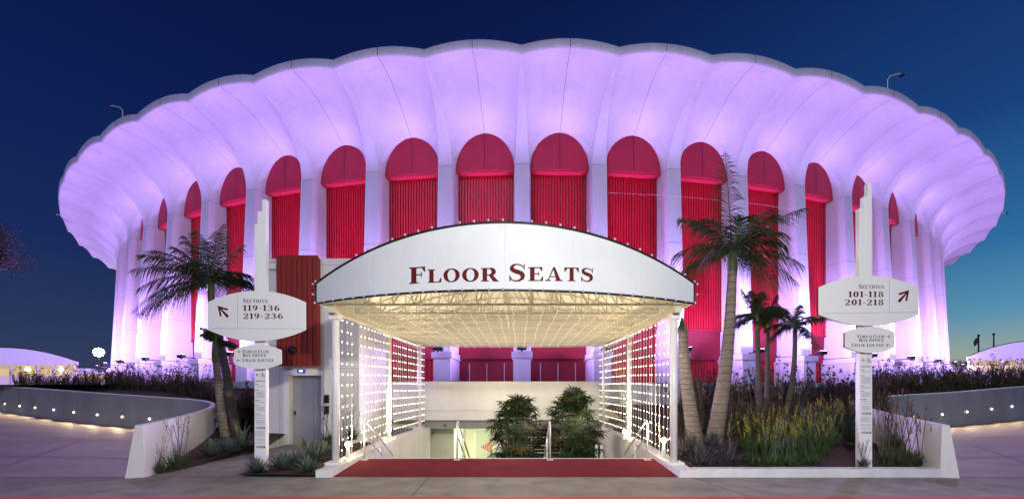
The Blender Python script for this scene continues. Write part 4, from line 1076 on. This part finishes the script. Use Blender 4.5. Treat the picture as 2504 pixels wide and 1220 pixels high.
p = at(1402, 1058, 13.2); fanpalm('fan_palm', 'bushy dark fan palm in the stair well, right one of the pair', p, .82, 1.25, 225, 32, -1.6)
pl = MB().box(px_x(1225, 13.2), px_x(1470, 13.2), 12.6, 14, -2.4, -.95); tag(pl.build('stair_planter', 'wall'), 'planter box holding the two fan palms in the stair well', 'planter')
rwm = MB().add([(px_x(1868, 14.4), 14.4, .5), (px_x(1975, 14.4), 14.4, .5), (px_x(1960, 14.7), 14.7, 2.0), (px_x(1915, 14.7), 14.7, 2.0), (px_x(1868, 15.2), 15.2, .5), (px_x(1975, 15.2), 15.2, .5), (px_x(1960, 14.9), 14.9, 2.0), (px_x(1915, 14.9), 14.9, 2.0)], [(0, 1, 2, 3), (5, 4, 7, 6), (3, 2, 6, 7), (0, 3, 7, 4), (1, 5, 6, 2)])
tag(rwm.build('retaining_block', 'wall'), 'pale sloping block glimpsed behind the curved palm trunk', 'block')
# white grid railing and bollard in the well
gr = MB(); yy = 15.2
for py in (1068, 1088, 1098, 1106): gr.box(px_x(1232, yy), px_x(1440, yy), yy, yy+.02, tz(py, yy)-.010, tz(py, yy)+.010)
for px in (1232, 1300, 1370, 1440): gr.box(px_x(px, yy)-.015, px_x(px, yy)+.015, yy-.01, yy+.03, -2.5, tz(1066, yy))
tag(gr.build('grid_railing', 'post'), 'white wire grid railing half hidden behind the fan palms', 'railing')
bo = empty('gate_post', (px_x(1464, 12.8), 12.8, -2), 'pair of short white gate posts with a dark gap beside the right stair wall', 'post')
MB().box(-.125, -.03, -.05, .05, 0, tz(1087, 12.8)+2).box(.03, .125, -.05, .05, 0, tz(1087, 12.8)+2).build('post_pair', 'white', bo, bevel=.008)
MB().box(-.029, .029, -.03, .03, 0, tz(1090, 12.8)+2).build('gap_strip', 'dark', bo)

# tufted plants -----------------------------------------------------
def tuft(L_, n, w, el0, el1, droop, seed, spread=.08):
    rnd = random.Random(seed); mb = MB()
    for i in range(n):
        u = rdir(rnd, el0, el1); b0 = Vector((rnd.uniform(-1, 1)*spread, rnd.uniform(-1, 1)*spread, 0))
        mb.blade(b0, u, L_*rnd.uniform(.6, 1.1), w*rnd.uniform(.8, 1.2), droop*rnd.uniform(.4, 1.3), 4)
    return mb
def plant(name, label, cat, loc, parts, group=None, rz=0, sc=1):
    e = empty(name, loc, label, cat, group, rz); e.scale = (sc, sc, sc)
    for nm, mb, m in parts: mb.build(nm, m, e)
    return e
def mesh_of(o): return o.data
PROT = {}
def proto(key, maker):
    if key not in PROT:
        PROT[key] = [(nm, mb.build(nm, m), m) for nm, mb, m in maker()]
        for nm, o, m in PROT[key]: C.objects.unlink(o)
    return PROT[key]
def place(key, maker, name, label, cat, loc, group=None, rz=0, sc=1, sz=1):
    e = empty(name, loc, label, cat, group, rz); e.scale = (sc, sc, sc*sz)
    for nm, o, m in proto(key, maker):
        c = bpy.data.objects.new(nm, o.data); C.objects.link(c); c.parent = e
    return e
def agave_maker(seed):
    def f():
        rnd = random.Random(seed); mb = MB()
        for i in range(62):
            t = i/61; az = i*2.399; el = R(8+78*t**1.1); d = Vector((cos(az)*cos(el), sin(az)*cos(el), sin(el)))
            mb.blade((d.x*.03, d.y*.03, .03), d, .34*rnd.uniform(.85, 1.1)*(1-.15*t), .050, .06, 3)
        return [('leaves', mb, 'agave')]
    return f
def variegated(seed):
    def f():
        rnd = random.Random(seed); mb = MB(); ym = MB()
        for i in range(16):
            az = i*2.399; el = R(rnd.uniform(30, 85)); d = Vector((cos(az)*cos(el), sin(az)*cos(el), sin(el))); l2 = rnd.uniform(.45, .7)
            mb.blade((0, 0, .02), d, l2, .07, .15, 4)
            s = d.cross(Vector((0, 0, 1))).normalized()
            for sg in (-1, 1): ym.blade(s*sg*.032+Vector((0, 0, .025)), d-s*sg*.04, l2*.97, .018, .15, 4, side=s)
        return [('leaves', mb, 'agave'), ('leaf_margins', ym, 'agaveyellow')]
    return f
def dusky(seed):
    def f(): return [('leaves', tuft(.62, 130, .028, 15, 88, .35, seed), 'agavepurple')]
    return f
def paw(seed, h=.75):
    def f():
        rnd = random.Random(seed); st_ = MB(); fl_ = MB()
        for i in range(22):
            u = rdir(rnd, 66, 88); b0 = Vector((rnd.uniform(-.12, .12), rnd.uniform(-.12, .12), .1)); tp = b0+u*h*rnd.uniform(.8, 1.35)
            st_.tube([b0, b0.lerp(tp, .5)+Vector((rnd.uniform(-.02, .02), 0, 0)), tp], .0045, 3, False)
            for k in range(5):
                d = rdir(rnd, 10, 80); fl_.blade(tp+Vector((0, 0, -.03*k)), d, .07, .022, -.2, 2)
        return [('leaves', tuft(.50, 150, .021, 32, 86, .5, seed, .14), 'grassy'), ('flower_stems', st_, 'grassy'), ('flowers', fl_, 'yellow')]
    return f
def darkpaw(seed):
    def f():
        rnd = random.Random(seed); st_ = MB(); fl_ = MB()
        for i in range(12):
            u = rdir(rnd, 68, 88); b0 = Vector((rnd.uniform(-.1, .1), rnd.uniform(-.1, .1), .1)); tp = b0+u*.9*rnd.uniform(.6, 1.15)
            st_.tube([b0, tp], .005, 3, False)
            for k in range(4): fl_.blade(tp+Vector((0, 0, -.04*k)), rdir(rnd, 10, 70), .06, .02, -.2, 2)
        return [('leaves', tuft(.48, 140, .020, 35, 88, .3, seed, .1), 'leaf'), ('flower_stems', st_, 'leafb'), ('seed_heads', fl_, 'flower')]
    return f
def shrub(seed, h=1.15, m='leaf'):
    def f():
        rnd = random.Random(seed); st_ = MB(); lf = MB(); fl_ = MB()
        for i in range(46):
            u = rdir(rnd, 58, 89); b0 = Vector((rnd.uniform(-.42, .42), rnd.uniform(-.3, .3), 0)); hh = h*rnd.uniform(.45, 1.0) if i > 9 else h*rnd.uniform(1.0, 1.35); tp = b0+u*hh
            st_.tube([b0, b0.lerp(tp, .5)+Vector((rnd.uniform(-.04, .04), rnd.uniform(-.04, .04), 0)), tp], [.010, .007, .004], 3, False)
            nl = int(hh*44)
            for k in range(nl):
                t = k/nl*(.95 if i > 9 else .62)
                lf.blade(b0.lerp(tp, t), rdir(rnd, 5, 75), rnd.uniform(.10, .18), .028, .2, 2)
            for c in range(3 if i % 2 == 0 else 1):
                q = tp+Vector((rnd.uniform(-.06, .06), rnd.uniform(-.06, .06), -rnd.uniform(0, .18)))
                for k in range(7): fl_.blade(q, rdir(rnd, 0, 85), .065, .038, -.1, 2)
        return [('stems', st_, 'leafb'), ('leaves', lf, m), ('seed_heads', fl_, 'flower')]
    return f
rnd = random.Random(5)
# hedge rows of shrubs behind both ramp walls and in front of the plaza walls
def hedge(side, items, where):
    for i, (px, y, zt, s) in enumerate(items):
        X = px_x(px, y)
        key = ('shrub', i % 4, 'b' if i % 3 == 1 else 'a')
        place(key, shrub(40+i % 4, 1.15, 'leafb' if i % 3 == 1 else 'leaf'), 'flowering_shrub',
              'dark seed-headed shrub %s, %s from the left' % (where, ordn(i)), 'shrub', (X, y, zt), 'shrubs %s' % where, rnd.uniform(0, 6), s, rnd.uniform(.9, 1.12))
hedge('l', [(50+i*25+rnd.uniform(-8, 8), 20.5-i*.24, 1.92-i*.024, .72 if i < 7 else .98-.006*i) for i in range(19)], 'along the top of the left ramp wall')
hedge('r', [(2140+i*24+rnd.uniform(-8, 8), 15.6+i*.17, 1.55+i*.026, .92-.004*i) for i in range(18)], 'along the top of the right ramp wall')
hedge('r', [(1690+i*44+rnd.uniform(-10, 10), 14.3+rnd.uniform(-.4, .6), .86, 1.25) for i in range(11)], 'before the plaza wall right of the canopy')
hedge('r', [(1700+i*62+rnd.uniform(-10, 10), 12.6+rnd.uniform(-.4, .4), .56, .85) for i in range(7)], 'in the middle of the right bed')
hedge('l', [(590+i*22, 13.4+.3*i, .45, 1.05) for i in range(3)], 'between left palms and lift tower')
hedge('l', [(500+i*34, 15.6, 1.0, .8) for i in range(2)], 'behind the bend of the left ramp wall')
# front plants
hedge('r', [(2075+i*30, 13.0+.35*i, .75, .9) for i in range(3)], 'behind the right sign')
hedge('r', [(1690+i*90, 11.6+.2*(i % 2), .45, .62) for i in range(5)], 'low among the right palms')
def row(lst, key, mk, name, cat, labelf, sc=1):
    for i, (px, py, y, s) in enumerate(lst):
        q = at(px, py, y); g_ = max(.02, q.z)
        place((key, i % 3), mk(60+i % 3), name, labelf(i), cat, (q.x, y, g_), cat+'s of one kind: '+key, rnd.uniform(0, 6), s)
row([(627, 1158, 8.45, 1.15), (692, 1150, 8.6, 1.45), (728, 1140, 8.9, 1.3), (752, 1158, 8.45, 1.2), (770, 1128, 9.4, 1.5), (790, 1115, 9.6, 1.4)], 'agave', agave_maker, 'agave', 'agave',
    lambda i: 'grey-green spiky agave %s' % ('at the foot of the left sign', 'just right of the left sign post', 'in the middle of the bed before the lift', 'nearest the curb left of the canopy', 'before the left canopy post', 'behind the left canopy post foot')[i])
row([(515, 1118, 9.9, 1.6), (555, 1108, 10.3, 1.5), (592, 1095, 10.8, 1.5)], 'agave_wall', agave_maker, 'agave', 'agave',
    lambda i: 'grey-green spiky agave between the left ramp wall and the path, %s from the left' % ordn(i))
row([(590, 1085, 10.9, 1.15), (748, 1112, 9.9, .9)], 'variegated', variegated, 'variegated_agave', 'agave', lambda i: ('yellow-edged upright agave left of the left sign post', 'yellow-edged agave in front of the lift door')[i])
row([(1712, 1143, 8.95, 1.3), (1775, 1140, 8.95, 1.35), (1690, 1105, 9.7, 1.3), (1745, 1098, 10.0, 1.2), (1668, 1120, 9.4, 1.0)], 'dusky', dusky, 'flax_plant', 'plant',
    lambda i: 'dusky spiky strap-leaved plant %s' % ('at the front curb below the tall palm', 'at the front curb right of the tall palm', 'at the foot of the bare palm trunk', 'between the tall palm trunk and the yellow flowers', 'against the right canopy post')[i])
row([(1835, 1140, 8.95, .95), (1895, 1138, 8.95, 1.0), (1870, 1100, 9.9, 1.0), (1935, 1108, 9.6, 1.0), (1985, 1138, 8.9, .95), (2030, 1085, 10.4, 1.15), (2075, 1080, 10.6, 1.1), (1990, 1080, 10.5, 1.0), (1820, 1095, 10.1, .9), (1865, 1142, 8.75, .8), (1930, 1140, 8.8, .8), (1955, 1125, 9.3, .9), (2010, 1110, 9.7, .9)], 'paw', paw, 'kangaroo_paw', 'plant',
    lambda i: 'green plant with yellow flower stems %s' % ('in the front row, first from the left', 'in the front row, second from the left', 'in the second row by the curved palm', 'in the second row nearest the middle', 'in the front row, third from the left', 'in the back left of the right sign', 'close against the left of the right sign', 'behind the front row at its right end', 'in the second row at its left end', 'small, between the first two in the front row', 'small, between the second and third in front', 'just behind the middle of the front row', 'before the clump left of the right sign')[i])
row([(1780, 1070, 10.9, .8), (1955, 1060, 11.2, .9), (2005, 1055, 11.3, .8)], 'variegated', variegated, 'variegated_agave', 'agave', lambda i: 'yellow-edged agave in the middle of the right bed, %s from the left' % ordn(i))
row([(2112, 1140, 8.45, .55), (2165, 1135, 8.9, 1.2), (2215, 1138, 8.8, 1.25), (2262, 1140, 8.75, 1.15), (2180, 1105, 9.6, 1.35), (2225, 1110, 9.4, 1.3)], 'darkpaw', darkpaw, 'clump_grass', 'plant',
    lambda i: 'dark green grassy clump with wiry stems %s' % ('at the foot of the right sign post', 'right of the right sign post at the curb', 'in the middle of the curb row by the right ramp wall', 'at the right end of the bed by the ramp wall end', 'behind the curb row close to the right sign', 'behind the curb row against the right ramp wall')[i])
row([(435, 1145, 8.95, 1.2), (392, 1158, 8.6, .65), (800, 1090, 10.6, 1.1), (835, 1100, 10.2, 1.0), (860, 1075, 11.0, 1.0)], 'darkpaw_left', darkpaw, 'clump_grass', 'plant',
    lambda i: 'dark green grassy clump %s' % ('with tall wiry stems against the left ramp wall', 'low beside the end of the left ramp wall', 'before the lift call panel', 'behind the left canopy post', 'under the hanging bulbs by the lift tower')[i])

# ------------------------------------------------------------------ far things
def tent(name, label, x0, x1, y, zl, zt, pxpoles, inner=True, dep=9):
    e = empty(name, ((x0+x1)/2, y, PLZ), label, 'canopy')
    off = -Vector(e.location); n = 20
    def tb(mb, nm, m, par=None):
        o = mb.build(nm, m, None); o.parent = par or e; o.location = off if not par else (0, 0, 0); return o
    tp = lambda x: zl+.25+(zt-zl-.25)*(1-((x-(x0+x1)/2)/((x1-x0)/2))**2)
    xs = [x0+(x1-x0)*i/n for i in range(n+1)]
    kk = lambda d: (y+d)/y                 # the sides run straight back from the entrance side
    b = MB(); b.prism([(x, tp(x)) for x in xs]+[(x1, zl), (x0, zl)], y, y+.06)
    b.grid([[(x*kk(.06), y+.06, tp(x)) for x in xs], [(x*kk(dep), y+dep, tp(x)) for x in xs]]); tb(b, 'roof', 'tent')
    tr_ = MB().tube([(x, y-.03, tp(x)+.04) for x in xs], .03, 5); tb(tr_, 'edge_trim', 'dark')
    def slabq(d0, d1, z0, z1, nm, m):
        b = MB().add([(x0*kk(d0), y+d0, z0), (x1*kk(d0), y+d0, z0), (x1*kk(d1), y+d1, z0), (x0*kk(d1), y+d1, z0), (x0*kk(d0), y+d0, z1), (x1*kk(d0), y+d0, z1), (x1*kk(d1), y+d1, z1), (x0*kk(d1), y+d1, z1)],
            [(0,3,2,1),(4,5,6,7),(0,1,5,4),(1,2,6,5),(2,3,7,6),(3,0,4,7)]); tb(b, nm, m)
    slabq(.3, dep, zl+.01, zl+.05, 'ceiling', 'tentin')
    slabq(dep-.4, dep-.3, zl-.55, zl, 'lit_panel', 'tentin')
    slabq(dep-.2, dep-.1, zl-1.5, zl-.5, 'back_panel', 'tent')
    for px in pxpoles:
        X = px_x(px, y+.3); tb(MB().tube([(X, y+.3, PLZ), (X, y+.3, zl)], .08, 8), 'pole', 'post')
    return e
zt_ = lambda py, y: EYE+(PY-py)/F*y
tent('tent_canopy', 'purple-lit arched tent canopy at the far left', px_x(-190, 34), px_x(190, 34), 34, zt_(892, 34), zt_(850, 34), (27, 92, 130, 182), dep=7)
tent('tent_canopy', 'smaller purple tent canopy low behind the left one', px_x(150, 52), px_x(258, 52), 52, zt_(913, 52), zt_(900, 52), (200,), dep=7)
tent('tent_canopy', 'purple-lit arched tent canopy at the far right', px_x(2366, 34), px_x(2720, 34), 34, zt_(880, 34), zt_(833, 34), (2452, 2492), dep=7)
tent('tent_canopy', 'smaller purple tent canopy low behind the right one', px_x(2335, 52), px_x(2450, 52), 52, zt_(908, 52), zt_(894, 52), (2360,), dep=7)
for px, yy, lab in ((68, 36, 'glowing lit post under the left tent, nearer the frame edge'), (149, 36, 'glowing lit post under the left tent, nearer the arena')):
    X = px_x(px, yy); e = empty('lit_post', (X, yy, PLZ), lab, 'post')
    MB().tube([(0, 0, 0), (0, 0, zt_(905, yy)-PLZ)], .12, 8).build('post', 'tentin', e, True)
    MB().ball((0, 0, zt_(903, yy)-PLZ), .18, 8, 5).build('lamp_head', 'lampglow', e)
# the very bright lot lamp
X = px_x(243, 60); zl = zt_(861, 60); e = empty('lot_lamp', (X, 60, PLZ), 'dazzling white lamp on a pole left of the arena', 'street lamp')
MB().tube([(0, 0, 0), (0, 0, zl-PLZ)], .09, 8).build('pole', 'dark', e); MB().ball((0, -.1, zl-PLZ), .58, 20, 12).build('lamp_head', 'starglow', e, True)
for px, top, fl, lab in ((2393, 820, True, 'dark flagpole with a limp flag right of the arena'), (2430, 817, False, 'bare dark flagpole above the right tent')):
    yy = 70; X = px_x(px, yy); e = empty('flagpole', (X, yy, PLZ), lab, 'flagpole')
    MB().tube([(0, 0, 0), (0, 0, zt_(top, yy)-PLZ)], [.16, .08], 8).build('pole', 'dark', e); MB().ball((0, 0, zt_(top, yy)-PLZ), .2, 8, 5).build('finial', 'dark', e)
    if fl: MB().grid([[(0, 0, zt_(823, yy)-PLZ), (-.5, .1, zt_(828, yy)-PLZ)], [(-.1, 0, zt_(832, yy)-PLZ), (-.75, .15, zt_(837, yy)-PLZ)], [(-.05, 0, zt_(838, yy)-PLZ), (-.6, .1, zt_(848, yy)-PLZ)]]).build('flag', 'cloth', e)
X = px_x(2322, 45); palm('palm_tree', 'tiny distant palm on the horizon right of the arena', (px_x(2362, 90), 90, PLZ), (px_x(2362, 90), 90, zt_(896, 90)), .25, .15, 12, 1.8, 50, 'trunkd', .8)
# tall thin plant by the arena's right foot
# tree at the left frame edge
e = empty('tree', (px_x(-45, 30), 30, PLZ), 'rusty-leaved tree cut off by the left edge of the photo', 'tree')
tb = MB(); lf = MB(); rnd = random.Random(9); base = Vector((0, 0, 0)); tb.tube([(0, 0, 0), (.1, 0, 5), (0, 0, 9)], [.35, .25, .12], 8)
for i in range(44):
    d = rdir(rnd, -20, 80); s0 = Vector((0, 0, rnd.uniform(8, 11))); e0 = s0+d*rnd.uniform(.8, 2.5); tb.tube([s0, s0.lerp(e0, .5)+Vector((0, 0, .2)), e0], [.07, .05, .02], 4, False)
    for k in range(170):
        q = e0+rdir(rnd, -90, 90)*.75*rnd.random()**.5; lf.blade(q, rdir(rnd, -60, 60), rnd.uniform(.10, .2), .07, .2, 2)
tb.build('trunk', 'trunkd', e); lf.build('crown', 'treeb', e)
# cable strung across the arena front
ca = MB(); ks = range(1, 6)
ca.tube([AP(58.9, T0+(k+.5)*DL, 11.65) for k in (1, 2, 3, 4)], .004, 4, False); o = ca.build('cable', 'wire', None); tag(o, 'thin pale cable strung across the red bays of the arena', 'cable')
